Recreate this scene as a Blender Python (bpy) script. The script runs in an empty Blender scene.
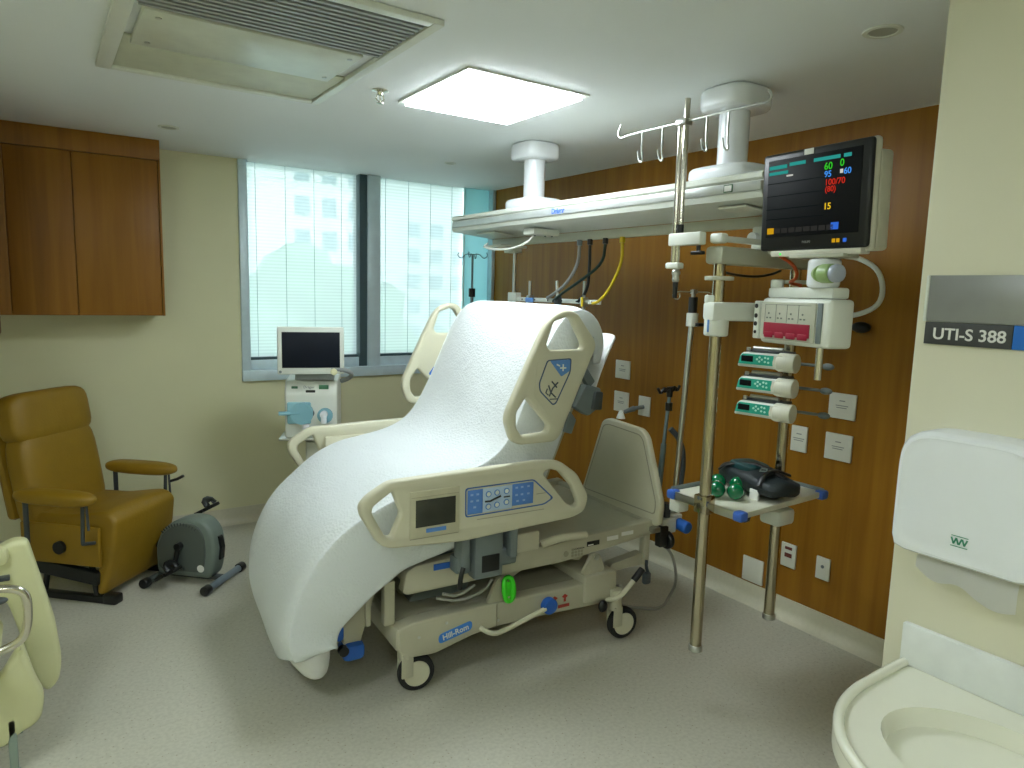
import bpy, bmesh, math, random
from mathutils import Vector, Matrix, noise
random.seed(7)
S = bpy.context.scene
COL = S.collection
PI = math.pi

# ------------------------------------------------------------------ camera, world, exposure
cam_d = bpy.data.cameras.new('camera')
cam = bpy.data.objects.new('camera', cam_d)
COL.objects.link(cam)
yaw, pitch, roll = 0.595707268, 0.130691409, 0.0271901
f = Vector((math.sin(yaw)*math.cos(pitch), math.cos(yaw)*math.cos(pitch), -math.sin(pitch)))
r0 = Vector((math.cos(yaw), -math.sin(yaw), 0)); u0 = r0.cross(f)
rr = math.cos(roll)*r0 + math.sin(roll)*u0
uu = -math.sin(roll)*r0 + math.cos(roll)*u0
M = Matrix((rr, uu, -f)).transposed().to_4x4(); M.translation = Vector((0, 0, 1.6))
cam.matrix_world = M
cam_d.sensor_width = 36; cam_d.lens = 697.35/1024*36
cam_d.clip_start = 0.02; cam_d.clip_end = 300
S.camera = cam

w = bpy.data.worlds.new('sky'); S.world = w; w.use_nodes = True
nt = w.node_tree; nt.nodes.clear()
bg = nt.nodes.new('ShaderNodeBackground'); wo = nt.nodes.new('ShaderNodeOutputWorld')
tc = nt.nodes.new('ShaderNodeTexCoord'); sp = nt.nodes.new('ShaderNodeSeparateXYZ'); cr = nt.nodes.new('ShaderNodeValToRGB')
nt.links.new(tc.outputs['Generated'], sp.inputs[0]); nt.links.new(sp.outputs['Z'], cr.inputs[0])
cr.color_ramp.elements[0].position = 0.42; cr.color_ramp.elements[0].color = (0.24, 0.30, 0.28, 1)
cr.color_ramp.elements[1].position = 0.60; cr.color_ramp.elements[1].color = (0.90, 0.95, 1.0, 1)
nt.links.new(cr.outputs[0], bg.inputs[0]); bg.inputs[1].default_value = 8.3
nt.links.new(bg.outputs[0], wo.inputs[0])
S.view_settings.view_transform = 'Standard'; S.view_settings.look = 'None'
S.view_settings.exposure = 0.4; S.view_settings.gamma = 1.0; S.view_settings.use_curve_mapping = False
PANEL = 22.0          # strength of the ceiling panels
portal = bpy.data.lights.new('window_portal', 'AREA'); portal.shape = 'RECTANGLE'; portal.size = 1.7; portal.size_y = 1.4
portal.cycles.is_portal = True
po = bpy.data.objects.new('window_portal', portal); COL.objects.link(po)
po.location = (1.98, 4.98, 1.75); po.rotation_euler = (-PI/2, 0, 0)

# ------------------------------------------------------------------ materials
def lin(c):
    return tuple(((x/255)/12.92 if x/255 <= .04045 else ((x/255+.055)/1.055)**2.4) for x in c)
MATS = {}
def mat(name, rgb, rough=.5, metal=0, var=0.06, vscale=12, bump=0, bscale=60, spec=.5, coat=0):
    if name in MATS: return MATS[name]
    m = bpy.data.materials.new(name); m.use_nodes = True; n = m.node_tree.nodes; l = m.node_tree.links
    b = n['Principled BSDF']; c = lin(rgb)
    t = n.new('ShaderNodeTexCoord'); no = n.new('ShaderNodeTexNoise'); no.inputs['Scale'].default_value = vscale
    no.inputs['Detail'].default_value = 3
    l.new(t.outputs['Object'], no.inputs['Vector'])
    rp = n.new('ShaderNodeValToRGB'); l.new(no.outputs['Fac'], rp.inputs[0])
    rp.color_ramp.elements[0].position = .3; rp.color_ramp.elements[1].position = .7
    rp.color_ramp.elements[0].color = (*[x*(1-var) for x in c], 1)
    rp.color_ramp.elements[1].color = (*[min(1, x*(1+var)) for x in c], 1)
    l.new(rp.outputs[0], b.inputs['Base Color'])
    b.inputs['Roughness'].default_value = rough; b.inputs['Metallic'].default_value = metal
    b.inputs['Specular IOR Level'].default_value = spec
    if coat: b.inputs['Coat Weight'].default_value = coat
    if bump:
        n2 = n.new('ShaderNodeTexNoise'); n2.inputs['Scale'].default_value = bscale; l.new(t.outputs['Object'], n2.inputs['Vector'])
        bp = n.new('ShaderNodeBump'); bp.inputs['Strength'].default_value = bump; bp.inputs['Distance'].default_value = .01
        l.new(n2.outputs['Fac'], bp.inputs['Height']); l.new(bp.outputs[0], b.inputs['Normal'])
    MATS[name] = m; return m
def emis(name, rgb, s):
    if name in MATS: return MATS[name]
    m = bpy.data.materials.new(name); m.use_nodes = True; n = m.node_tree.nodes; n.clear()
    e = n.new('ShaderNodeEmission'); e.inputs[0].default_value = (*lin(rgb), 1); e.inputs[1].default_value = s
    o = n.new('ShaderNodeOutputMaterial'); m.node_tree.links.new(e.outputs[0], o.inputs[0]); MATS[name] = m; return m

cream = mat('cream_paint', (218, 216, 178), .55, var=.02, vscale=2, bump=.02, bscale=220)
pillar_m = mat('pillar_paint', (220, 217, 192), .45, var=.02, vscale=2, bump=.02, bscale=220)
ceil_m = mat('ceiling_paint', (236, 240, 240), .7, var=.015, vscale=1.5)
alu = mat('window_aluminium', (205, 224, 232), .4, .2)
alu_d = mat('window_dark_gasket', (62, 84, 90), .5)  # even dark blue grey of the sash edges
reveal_m = mat('pale_reveal_paint', (190, 222, 220), .55, var=.02)
beige = mat('bed_plastic', (202, 199, 174), .38, var=.02)
beige2 = mat('bed_frame_paint', (182, 179, 156), .42, var=.03)
taupe = mat('bed_cover_taupe', (158, 155, 134), .5, var=.04)
grey = mat('grey_plastic', (112, 122, 122), .5)
dgrey = mat('dark_grey_plastic', (62, 68, 70), .45)
black = mat('black_plastic', (18, 20, 20), .35)
rubber = mat('black_rubber', (26, 26, 25), .75)
white = mat('white_plastic', (222, 226, 216), .35, var=.02)
white_g = mat('white_enamel', (236, 240, 244), .22, var=.01)
whgrey = mat('warm_grey_enamel', (186, 188, 170), .4, var=.02)
blue = mat('blue_plastic', (38, 98, 190), .4)
blue2 = mat('pale_blue_label', (92, 140, 205), .5)
blue3 = mat('very_pale_blue_label', (178, 200, 222), .5)
green_g = mat('glossy_green_rubber', (0, 108, 62), .12, coat=.6)
lime = mat('lime_plastic', (58, 205, 30), .4)
teal = mat('teal_keypad', (40, 165, 140), .4)
chrome = mat('chrome', (214, 210, 196), .16, 1)
steel = mat('brushed_steel', (196, 198, 192), .3, 1)
bronze = mat('polished_tube', (190, 180, 156), .14, 1)
leather = mat('ochre_leather', (142, 110, 20), .5, var=.07, vscale=9, bump=.12, bscale=90)
sign_m = mat('sign_aluminium', (150, 152, 150), .35, .3)
dark_glass = mat('screen_glass', (10, 13, 15), .5, spec=.15)
olive_scr = mat('bed_screen', (52, 54, 46), .15)
paper = mat('paper', (232, 232, 226), .8, var=.02)
wplate = mat('white_wall_plate', (222, 222, 208), .4, var=.02)
seat_w = mat('ceramic_white', (226, 226, 208), .25, var=.01)
maroon = mat('maroon_panel', (150, 24, 52), .4)
yel = mat('yellow_tube', (206, 180, 20), .45)
red = mat('red_mark', (170, 52, 40), .5)
bag_m = mat('bag_nylon', (24, 34, 36), .55, var=.3, vscale=14, bump=.2, bscale=40)
bag_t = mat('bag_teal_nylon', (20, 62, 64), .5, var=.2)
orange = mat('orange_cable_rubber', (200, 84, 30), .5)
tubegr = mat('grey_tube', (150, 150, 140), .45)
bikegr = mat('bike_grey', (84, 92, 86), .45, var=.03)
bikelt = mat('bike_light_grey', (112, 124, 116), .45, var=.03)
metalgrille = mat('grille_metal', (158, 162, 162), .45, .1)
dark_in = mat('grille_dark', (70, 70, 62), .7)

def wood(name, base, dark, axis='Z', sc=1.0):
    m = bpy.data.materials.new(name); m.use_nodes = True; n = m.node_tree.nodes; l = m.node_tree.links
    b = n['Principled BSDF']; t = n.new('ShaderNodeTexCoord'); mp = n.new('ShaderNodeMapping')
    mp.inputs['Scale'].default_value = (22*sc, 22*sc, 1.0*sc)
    l.new(t.outputs['Object'], mp.inputs[0]); no = n.new('ShaderNodeTexNoise'); no.inputs['Scale'].default_value = 1.0
    no.inputs['Detail'].default_value = 6; no.inputs['Distortion'].default_value = .5
    l.new(mp.outputs[0], no.inputs['Vector'])
    n3 = n.new('ShaderNodeTexNoise'); n3.inputs['Scale'].default_value = 1.0
    mp3 = n.new('ShaderNodeMapping'); mp3.inputs['Scale'].default_value = (2.6, 2.6, .12)
    l.new(t.outputs['Object'], mp3.inputs[0]); l.new(mp3.outputs[0], n3.inputs['Vector'])
    ad = n.new('ShaderNodeMath'); ad.operation = 'MULTIPLY_ADD'; ad.inputs[1].default_value = .45
    l.new(n3.outputs['Fac'], ad.inputs[0]); 
    ml = n.new('ShaderNodeMath'); ml.operation = 'MULTIPLY'; ml.inputs[1].default_value = .55
    l.new(no.outputs['Fac'], ml.inputs[0]); l.new(ml.outputs[0], ad.inputs[2])
    rp = n.new('ShaderNodeValToRGB'); l.new(ad.outputs[0], rp.inputs[0])
    rp.color_ramp.elements[0].position = .36; rp.color_ramp.elements[1].position = .62
    rp.color_ramp.elements[0].color = (*lin(dark), 1); rp.color_ramp.elements[1].color = (*lin(base), 1)
    l.new(rp.outputs[0], b.inputs['Base Color']); b.inputs['Roughness'].default_value = .42; b.inputs['Specular IOR Level'].default_value = .3
    MATS[name] = m; return m
wood_wall = wood('wood_veneer_wall', (158, 110, 30), (132, 87, 20))
wood_cab = wood('wood_veneer_cabinet', (150, 102, 30), (122, 78, 20))

def floor_mat():
    m = bpy.data.materials.new('speckled_vinyl'); m.use_nodes = True; n = m.node_tree.nodes; l = m.node_tree.links
    b = n['Principled BSDF']; t = n.new('ShaderNodeTexCoord')
    v = n.new('ShaderNodeTexVoronoi'); v.inputs['Scale'].default_value = 46; l.new(t.outputs['Object'], v.inputs['Vector'])
    r = n.new('ShaderNodeValToRGB'); l.new(v.outputs['Distance'], r.inputs[0])
    r.color_ramp.elements[0].position = .10; r.color_ramp.elements[0].color = (*lin((166, 160, 140)), 1)
    r.color_ramp.elements[1].position = .17; r.color_ramp.elements[1].color = (*lin((190, 188, 172)), 1)
    no = n.new('ShaderNodeTexNoise'); no.inputs['Scale'].default_value = 70; no.inputs['Detail'].default_value = 4
    l.new(t.outputs['Object'], no.inputs['Vector'])
    r2 = n.new('ShaderNodeValToRGB'); l.new(no.outputs['Fac'], r2.inputs[0])
    r2.color_ramp.elements[0].position = .35; r2.color_ramp.elements[0].color = (.88, .88, .87, 1)
    r2.color_ramp.elements[1].position = .6; r2.color_ramp.elements[1].color = (1, 1, 1, 1)
    mx = n.new('ShaderNodeMix'); mx.data_type = 'RGBA'; mx.blend_type = 'MULTIPLY'; mx.inputs[0].default_value = 1
    l.new(r.outputs[0], mx.inputs[6]); l.new(r2.outputs[0], mx.inputs[7]); l.new(mx.outputs[2], b.inputs['Base Color'])
    b.inputs['Roughness'].default_value = .42; b.inputs['Specular IOR Level'].default_value = .35
    return m
floor_m = floor_mat()

def cloth_mat():
    m = bpy.data.materials.new('white_waffle_cotton'); m.use_nodes = True; n = m.node_tree.nodes; l = m.node_tree.links
    b = n['Principled BSDF']; t = n.new('ShaderNodeTexCoord')
    v = n.new('ShaderNodeTexVoronoi'); v.inputs['Scale'].default_value = 95; l.new(t.outputs['Object'], v.inputs['Vector'])
    no = n.new('ShaderNodeTexNoise'); no.inputs['Scale'].default_value = 14; no.inputs['Detail'].default_value = 5; l.new(t.outputs['Object'], no.inputs['Vector'])
    ad = n.new('ShaderNodeMath'); ad.operation = 'MULTIPLY_ADD'; ad.inputs[1].default_value = .35
    l.new(v.outputs['Distance'], ad.inputs[0]); l.new(no.outputs['Fac'], ad.inputs[2])
    bp = n.new('ShaderNodeBump'); bp.inputs['Strength'].default_value = .45; bp.inputs['Distance'].default_value = .012
    l.new(ad.outputs[0], bp.inputs['Height']); l.new(bp.outputs[0], b.inputs['Normal'])
    b.inputs['Base Color'].default_value = (.68, .72, .72, 1); b.inputs['Roughness'].default_value = .95
    b.inputs['Specular IOR Level'].default_value = .1
    return m
cloth_m = cloth_mat()

def blind_mat():
    m = bpy.data.materials.new('sheer_blind'); m.use_nodes = True; n = m.node_tree.nodes; l = m.node_tree.links; n.clear()
    o = n.new('ShaderNodeOutputMaterial'); t = n.new('ShaderNodeTexCoord')
    wv = n.new('ShaderNodeTexWave'); wv.bands_direction = 'Z'; wv.inputs['Scale'].default_value = 14
    l.new(t.outputs['Object'], wv.inputs['Vector'])
    rp = n.new('ShaderNodeValToRGB'); l.new(wv.outputs['Fac'], rp.inputs[0])
    rp.color_ramp.elements[0].color = (.30, .30, .30, 1); rp.color_ramp.elements[1].color = (.40, .40, .40, 1)
    tr = n.new('ShaderNodeBsdfTransparent'); tl = n.new('ShaderNodeBsdfTranslucent'); df = n.new('ShaderNodeBsdfDiffuse')
    tl.inputs[0].default_value = (.78, .82, .84, 1); df.inputs[0].default_value = (.80, .88, .90, 1)
    m1 = n.new('ShaderNodeMixShader'); m1.inputs[0].default_value = .22; l.new(tl.outputs[0], m1.inputs[1]); l.new(df.outputs[0], m1.inputs[2])
    m2 = n.new('ShaderNodeMixShader'); l.new(rp.outputs[0], m2.inputs[0]); l.new(m1.outputs[0], m2.inputs[1]); l.new(tr.outputs[0], m2.inputs[2])
    l.new(m2.outputs[0], o.inputs[0]); return m
blind_m = blind_mat()
shade_m = bpy.data.materials.new('dense_turquoise_shade'); shade_m.use_nodes = True
_n = shade_m.node_tree.nodes; _l = shade_m.node_tree.links; _n.clear()
_o = _n.new('ShaderNodeOutputMaterial'); _t = _n.new('ShaderNodeBsdfTranslucent'); _t.inputs[0].default_value = (.34, .52, .54, 1)
_d = _n.new('ShaderNodeBsdfDiffuse'); _d.inputs[0].default_value = (.62, .74, .76, 1); _m = _n.new('ShaderNodeMixShader'); _m.inputs[0].default_value = .3
_l.new(_t.outputs[0], _m.inputs[1]); _l.new(_d.outputs[0], _m.inputs[2]); _l.new(_m.outputs[0], _o.inputs[0])
def glass_mat():
    m = bpy.data.materials.new('thin_window_glass'); m.use_nodes = True; n = m.node_tree.nodes; l = m.node_tree.links; n.clear()
    o = n.new('ShaderNodeOutputMaterial'); tr = n.new('ShaderNodeBsdfTransparent'); tr.inputs[0].default_value = (.94, .965, .975, 1)
    g = n.new('ShaderNodeBsdfGlossy'); g.inputs['Roughness'].default_value = .02
    fr = n.new('ShaderNodeFresnel'); fr.inputs[0].default_value = 1.45
    m2 = n.new('ShaderNodeMixShader'); l.new(fr.outputs[0], m2.inputs[0]); l.new(tr.outputs[0], m2.inputs[1]); l.new(g.outputs[0], m2.inputs[2])
    l.new(m2.outputs[0], o.inputs[0]); return m
glass_m = glass_mat()
def clear_mat():
    m = bpy.data.materials.new('clear_tinted_plastic'); m.use_nodes = True; b = m.node_tree.nodes['Principled BSDF']
    b.inputs['Base Color'].default_value = (*lin((150, 205, 220)), 1); b.inputs['Roughness'].default_value = .15
    b.inputs['Alpha'].default_value = .75; return m
clear_m = clear_mat()

# ------------------------------------------------------------------ geometry helpers
ROOT = {}
SPLIT = {'clutch', 'dark_knob', 'vent_slots', 'dark_latch', 'deck', 'lift_bracket', 'blue_keypad', 'round_key', 'key_centre', 'yellow_key', 'blue_key', 'status_bar', 'tool_bar', 'waveform', 'screw', 'socket', 'arm_support', 'foot_section', 'white_label', 'white_block', 'keypad_symbol', 'lift_arm', 'rail_support', 'key', 'tower_window', 'rail_hole', 'side_panel', 'rear_rail', 'filter', 'valve_elbow', 'badge', 'printed_line', 'housing_seam', 'red_marking', 'back_rail_bracket', 'foot_strut', 'foot_rail', 'pivot_bolt', 'blind_cord'}
class G:
    def __init__(s): s.bm = bmesh.new()
    def box(s, lo, hi, bev=0, rot=None, piv=None, seg=2):
        b = bmesh.new(); bmesh.ops.create_cube(b, size=1)
        c = [(a+d)/2 for a, d in zip(lo, hi)]; sz = [abs(d-a) for a, d in zip(lo, hi)]
        for v in b.verts: v.co = Vector((v.co.x*sz[0]+c[0], v.co.y*sz[1]+c[1], v.co.z*sz[2]+c[2]))
        if bev: bmesh.ops.bevel(b, geom=b.edges[:], offset=min(bev, min(sz)*.49), segments=seg, affect='EDGES', profile=.5)
        if rot is not None:
            p = Vector(piv if piv else c)
            for v in b.verts: v.co = p + rot @ (v.co-p)
        s.add(b); return s
    def add(s, b):
        me = bpy.data.meshes.new('tmp'); b.to_mesh(me); b.free(); s.bm.from_mesh(me); bpy.data.meshes.remove(me)
    def cyl(s, a, b, r, r2=None, n=20, bev=0):
        a = Vector(a); b = Vector(b); d = b-a; r2 = r if r2 is None else r2
        t = bmesh.new(); bmesh.ops.create_cone(t, cap_ends=True, cap_tris=False, segments=n, radius1=r, radius2=r2, depth=d.length)
        if bev:
            ed = [e for e in t.edges if abs(e.verts[0].co.z-e.verts[1].co.z) < 1e-6]
            bmesh.ops.bevel(t, geom=ed, offset=bev, segments=3, affect='EDGES', profile=.5)
        q = Vector((0, 0, 1)).rotation_difference(d.normalized()).to_matrix(); m = (a+b)/2
        for v in t.verts: v.co = m + q @ v.co
        s.add(t); return s
    def sph(s, c, r, sc=(1, 1, 1), n=16):
        t = bmesh.new(); bmesh.ops.create_uvsphere(t, u_segments=n*2, v_segments=n, radius=r)
        for v in t.verts: v.co = Vector((v.co.x*sc[0]+c[0], v.co.y*sc[1]+c[1], v.co.z*sc[2]+c[2]))
        s.add(t); return s
    def tube(s, pts, r, n=10, closed=False, smooth=0, flat=1.0, up=None):
        P = [Vector(p) for p in pts]
        for _ in range(smooth):
            Q = []; N = len(P); rng = range(N) if closed else range(N-1)
            if not closed: Q.append(P[0])
            for i in rng:
                A = P[i]; B = P[(i+1) % N]; Q += [A*.75+B*.25, A*.25+B*.75]
            if not closed: Q.append(P[-1])
            P = Q
        N = len(P); rings = []; prev = None
        for i in range(N):
            if closed: d = (P[(i+1) % N]-P[i-1])
            else: d = P[min(i+1, N-1)]-P[max(i-1, 0)]
            if d.length < 1e-9: d = Vector((0, 0, 1))
            d.normalize()
            if up is not None: x = Vector(up)
            else:
                x = prev if prev is not None else (Vector((0, 0, 1)) if abs(d.z) < .9 else Vector((1, 0, 0)))
            x = x - d*x.dot(d)
            if x.length < 1e-6: x = d.orthogonal()
            x.normalize(); prev = x.copy(); y = d.cross(x)
            rad = r[i] if isinstance(r, (list, tuple)) and len(r) == N else (r if not isinstance(r, (list, tuple)) else r[0])
            rings.append([s.bm.verts.new(P[i]+x*rad*math.cos(2*PI*k/n)+y*rad*flat*math.sin(2*PI*k/n)) for k in range(n)])
        for i in range(N if closed else N-1):
            A = rings[i]; B = rings[(i+1) % N]
            for k in range(n): s.bm.faces.new((A[k], A[(k+1) % n], B[(k+1) % n], B[k]))
        if not closed:
            s.bm.faces.new(rings[0]); s.bm.faces.new(rings[-1][::-1])
        return s
    def prism(s, pts, O, X, Y, thick, holes=(), bev=0, rnd=0, hrnd=None):
        """plate: 2D outline pts (x,y) placed at O + x*X + y*Y, thickness centred on the plane"""
        O = Vector(O); X = Vector(X); Y = Vector(Y); Z = X.cross(Y)
        cu = bpy.data.curves.new('c', 'CURVE'); cu.dimensions = '2D'; cu.fill_mode = 'BOTH'
        cu.extrude = max(thick/2-bev, 1e-4); cu.bevel_depth = bev; cu.bevel_resolution = 2; cu.offset = -bev
        for k, pl in enumerate([pts]+list(holes)):
            pl = fillet(pl, rnd if k == 0 else (hrnd if hrnd is not None else rnd))
            sp_ = cu.splines.new('POLY'); sp_.points.add(len(pl)-1); sp_.use_cyclic_u = True
            for i, p in enumerate(pl): sp_.points[i].co = (p[0], p[1], 0, 1)
        ob = bpy.data.objects.new('c', cu); COL.objects.link(ob)
        dg = bpy.context.evaluated_depsgraph_get(); dg.update()
        me = bpy.data.meshes.new_from_object(ob.evaluated_get(dg))
        b = bmesh.new(); b.from_mesh(me)
        bmesh.ops.remove_doubles(b, verts=b.verts[:], dist=1e-5)
        for v in b.verts: v.co = O + X*v.co.x + Y*v.co.y + Z*v.co.z
        s.add(b); bpy.data.objects.remove(ob); bpy.data.curves.remove(cu); bpy.data.meshes.remove(me); return s
    def lathe(s, prof, c, axis=(0, 0, 1), n=28):
        q = Vector((0, 0, 1)).rotation_difference(Vector(axis).normalized()).to_matrix(); c = Vector(c); R = []
        for (r, z) in prof:
            if r < 1e-6: R.append([s.bm.verts.new(c+q @ Vector((0, 0, z)))])
            else: R.append([s.bm.verts.new(c+q @ Vector((r*math.cos(2*PI*k/n), r*math.sin(2*PI*k/n), z))) for k in range(n)])
        for A, B in zip(R[:-1], R[1:]):
            for k in range(n):
                k2 = (k+1) % n
                if len(A) == 1 and len(B) == 1: continue
                if len(A) == 1: s.bm.faces.new((A[0], B[k2], B[k]))
                elif len(B) == 1: s.bm.faces.new((A[k], A[k2], B[0]))
                else: s.bm.faces.new((A[k], A[k2], B[k2], B[k]))
        return s
    def text(s, txt, O, X, Y, size, thick=.0006, align='CENTER', bold=0):
        cu = bpy.data.curves.new('t', 'FONT'); cu.body = txt; cu.size = size; cu.extrude = thick
        cu.align_x = align; cu.align_y = 'CENTER'; cu.offset = bold
        ob = bpy.data.objects.new('t', cu); COL.objects.link(ob)
        dg = bpy.context.evaluated_depsgraph_get(); dg.update()
        me = bpy.data.meshes.new_from_object(ob.evaluated_get(dg))
        O = Vector(O); X = Vector(X); Y = Vector(Y); Z = X.cross(Y); b = bmesh.new(); b.from_mesh(me)
        for v in b.verts: v.co = O + X*v.co.x + Y*v.co.y + Z*v.co.z
        s.add(b); bpy.data.objects.remove(ob); bpy.data.curves.remove(cu); bpy.data.meshes.remove(me); return s
    def obj(s, name, m, parent=None, label=None, world=True, loc=None, smooth=True, sub=0):
        bm = s.bm
        bmesh.ops.recalc_face_normals(bm, faces=bm.faces[:])
        if parent is not None and world:
            inv = ROOT[parent.name].inverted()
            for v in bm.verts: v.co = inv @ v.co
        if parent is None:
            L = Vector(loc) if loc is not None else Vector((0, 0, 0))
            if loc is None and bm.verts:
                xs = [v.co for v in bm.verts]
                L = Vector(((min(v.x for v in xs)+max(v.x for v in xs))/2, (min(v.y for v in xs)+max(v.y for v in xs))/2, min(v.z for v in xs)))
            for v in bm.verts: v.co -= L
        extra = []
        if parent is not None and name in SPLIT:
            bm.verts.ensure_lookup_table(); seen = set(); isl = []
            for v0 in bm.verts:
                if v0.index in seen: continue
                st_ = [v0]; seen.add(v0.index); comp = []
                while st_:
                    v = st_.pop(); comp.append(v.index)
                    for e in v.link_edges:
                        w_ = e.other_vert(v)
                        if w_.index not in seen: seen.add(w_.index); st_.append(w_)
                isl.append(set(comp))
            if 1 < len(isl) <= 100:
                for comp in isl[1:]:
                    c = bm.copy(); c.verts.ensure_lookup_table()
                    bmesh.ops.delete(c, geom=[v for v in c.verts if v.index not in comp], context='VERTS'); extra.append(c)
                bmesh.ops.delete(bm, geom=[v for v in bm.verts if v.index not in isl[0]], context='VERTS')
        me = bpy.data.meshes.new(name); bm.to_mesh(me); bm.free()
        o = bpy.data.objects.new(name, me); COL.objects.link(o); me.materials.append(m)
        if smooth:
            for p in me.polygons: p.use_smooth = True
            try: me.set_sharp_from_angle(angle=math.radians(35))
            except Exception: pass
        for c in extra:
            g3 = G(); g3.bm.free(); g3.bm = c; nm = name; SPLIT.discard(name)
            g3.obj(name, m, parent, label, world=False, smooth=smooth, sub=sub); SPLIT.add(nm)
        if parent is not None:
            o.parent = parent; ROOT[o.name] = ROOT[parent.name]
        else:
            o.location = L; ROOT[o.name] = Matrix.Translation(L)
        if sub:
            md = o.modifiers.new('smooth', 'SUBSURF'); md.levels = sub; md.render_levels = sub
        if label: o['label'] = label
        return o
def fillet(pl, r, n=4):
    if not r: return list(pl)
    out = []; N = len(pl)
    for i in range(N):
        A = Vector(pl[i-1]); B = Vector(pl[i]); C = Vector(pl[(i+1) % N])
        u = A-B; v = C-B; d = min(r, u.length*.45, v.length*.45)
        if u.length < 1e-6 or v.length < 1e-6: out.append(tuple(B)); continue
        p = B+u.normalized()*d; q = B+v.normalized()*d
        for k in range(n+1):
            t = k/n; out.append(tuple(p*(1-t)**2+B*2*t*(1-t)+q*t*t))
    return out
def tag(o, label=None, cat=None, group=None, kind=None):
    if label: o['label'] = label
    if cat: o['category'] = cat
    if group: o['group'] = group
    if kind: o['kind'] = kind
    return o
def thing(name, label, cat, loc, rz=0, group=None):
    o = bpy.data.objects.new(name, None); COL.objects.link(o); o.empty_display_size = .1
    o.location = loc; o.rotation_euler = (0, 0, rz)
    ROOT[o.name] = Matrix.Translation(Vector(loc)) @ Matrix.Rotation(rz, 4, 'Z')
    return tag(o, label, cat, group)
def struct(name, g, m, **k):
    o = g.obj(name, m, **k); tag(o, kind='structure'); return o
def single(name, g, m, label, cat, group=None, **k):
    return tag(g.obj(name, m, **k), label, cat, group)
def dup(root, d, label):
    def cp(o, par):
        c = o.copy(); COL.objects.link(c); c.parent = par
        for ch in [x for x in bpy.data.objects if x.parent == o]: cp(ch, c)
        return c
    r = cp(root, None); r.location = Vector(root.location)+Vector(d); r['label'] = label; return r

XW = 3.06; YB = 4.82; ZC = 2.40; XP = 1.75; YP = .857
# ------------------------------------------------------------------ room shell
struct('floor', G().box((-1.6, -2.0, -.1), (XW+.1, YB+.2, 0)), floor_m)
struct('ceiling', G().box((-1.6, -2.0, ZC), (XW+.1, YB+.25, ZC+.1)), ceil_m)
g = G(); g.box((XW, YP-.1, .0), (XW+.1, YB+.2, ZC))
struct('wall_right', g, wood_wall)
g = G()
g.box((-1.6, YB, 0), (1.10, YB+.2, ZC)); g.box((1.10, YB, 0), (XW, YB+.2, .97))
struct('wall_back', g, cream)
struct('trim_1', G().box((XW-.03, YB-.012, .97), (XW, YB+.2, ZC), .003), alu)
struct('wall_left', G().box((-1.7, -2.0, 0), (-1.6, YB+.2, ZC)), cream)
struct('wall_front', G().box((-1.6, -2.1, 0), (XP, -2.0, ZC)), cream)
struct('wall_side', G().box((XP, -2.0, 0), (XW+.1, YP, ZC), .012), pillar_m)
def baseboard(name, a, b, nrm):
    """coved vinyl skirting: runs a->b, curved foot reaching out along nrm"""
    a = Vector((*a, 0)); b = Vector((*b, 0)); nv = Vector((*nrm, 0)); g = G(); prof = [(0, .105), (.006, .105), (.006, .05)]
    for k in range(1, 7):
        t = k/6*PI/2; prof.append((.006+.044*(1-math.cos(t)), .05-.048*math.sin(t)))
    prof += [(.052, 0), (0, 0)]
    A = [g.bm.verts.new(a+nv*p[0]+Vector((0, 0, p[1]))) for p in prof]; B = [g.bm.verts.new(b+nv*p[0]+Vector((0, 0, p[1]))) for p in prof]
    for k in range(len(prof)): k2 = (k+1) % len(prof); g.bm.faces.new((A[k], A[k2], B[k2], B[k]))
    g.bm.faces.new(A[::-1]); g.bm.faces.new(B)
    struct(name, g, mat('vinyl_skirting', (206, 202, 180), .4, var=.03, vscale=60))
baseboard('baseboard_right', (XW, YP), (XW, YB), (-1, 0))
baseboard('baseboard_back', (-1.6, YB), (XW, YB), (0, -1))
baseboard('baseboard_left', (-1.6, -2), (-1.6, YB), (1, 0))

# window
win = bpy.data.objects.new('window_1', None); COL.objects.link(win); win.location = (1.95, YB, .97); ROOT[win.name] = Matrix.Translation((1.95, YB, .97)); tag(win, kind='structure')
g = G()
g.box((1.095, YB-.02, .97), (1.15, YB+.16, ZC), .004)
g.box((1.095, YB-.03, .965), (XW-.03, YB+.16, 1.035), .004)
g.box((1.15, YB+.03, 1.035), (XW-.03, YB+.16, 1.10), .004)
g.box((1.98, YB-.012, 1.035), (2.075, YB+.16, ZC), .004)
g.obj('window_frame', alu, win)
g = G(); g.box((1.925, YB+.01, 1.035), (1.98, YB+.14, ZC)); g.box((1.15, YB+.04, 1.10), (1.925, YB+.13, 1.118)); g.box((2.075, YB+.04, 1.10), (2.805, YB+.13, 1.118))
g.obj('sash_gasket', alu_d, win, label='dark blue grey sash edge')
for (x0, x1) in ((1.15, 1.925), (2.075, 2.805)):
    G().box((x0, YB+.10, 1.10), (x1, YB+.106, ZC)).obj('window_pane', glass_m, win)
    bl = G().box((x0+.004, YB+.070, 1.118), (x1-.004, YB+.0708, ZC)).obj('window_blind', blind_m, win)
    g = G()
    for k in range(4):
        xx = x0+.07+k*(x1-x0)/3.95
        if xx < x1: g.box((xx, YB+.064, 1.12), (xx+.0025, YB+.066, ZC))
    g.obj('blind_cord', mat('cord_grey', (120, 140, 150), .8), bl)
G().box((2.808, YB+.05, 1.10), (XW-.03, YB+.0508, ZC)).obj('side_shade', shade_m, win, label='denser pale turquoise shade at the right edge')
G().box((2.800, YB+.04, 1.10), (2.808, YB+.06, ZC)).obj('window_jamb', reveal_m, win)

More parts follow.
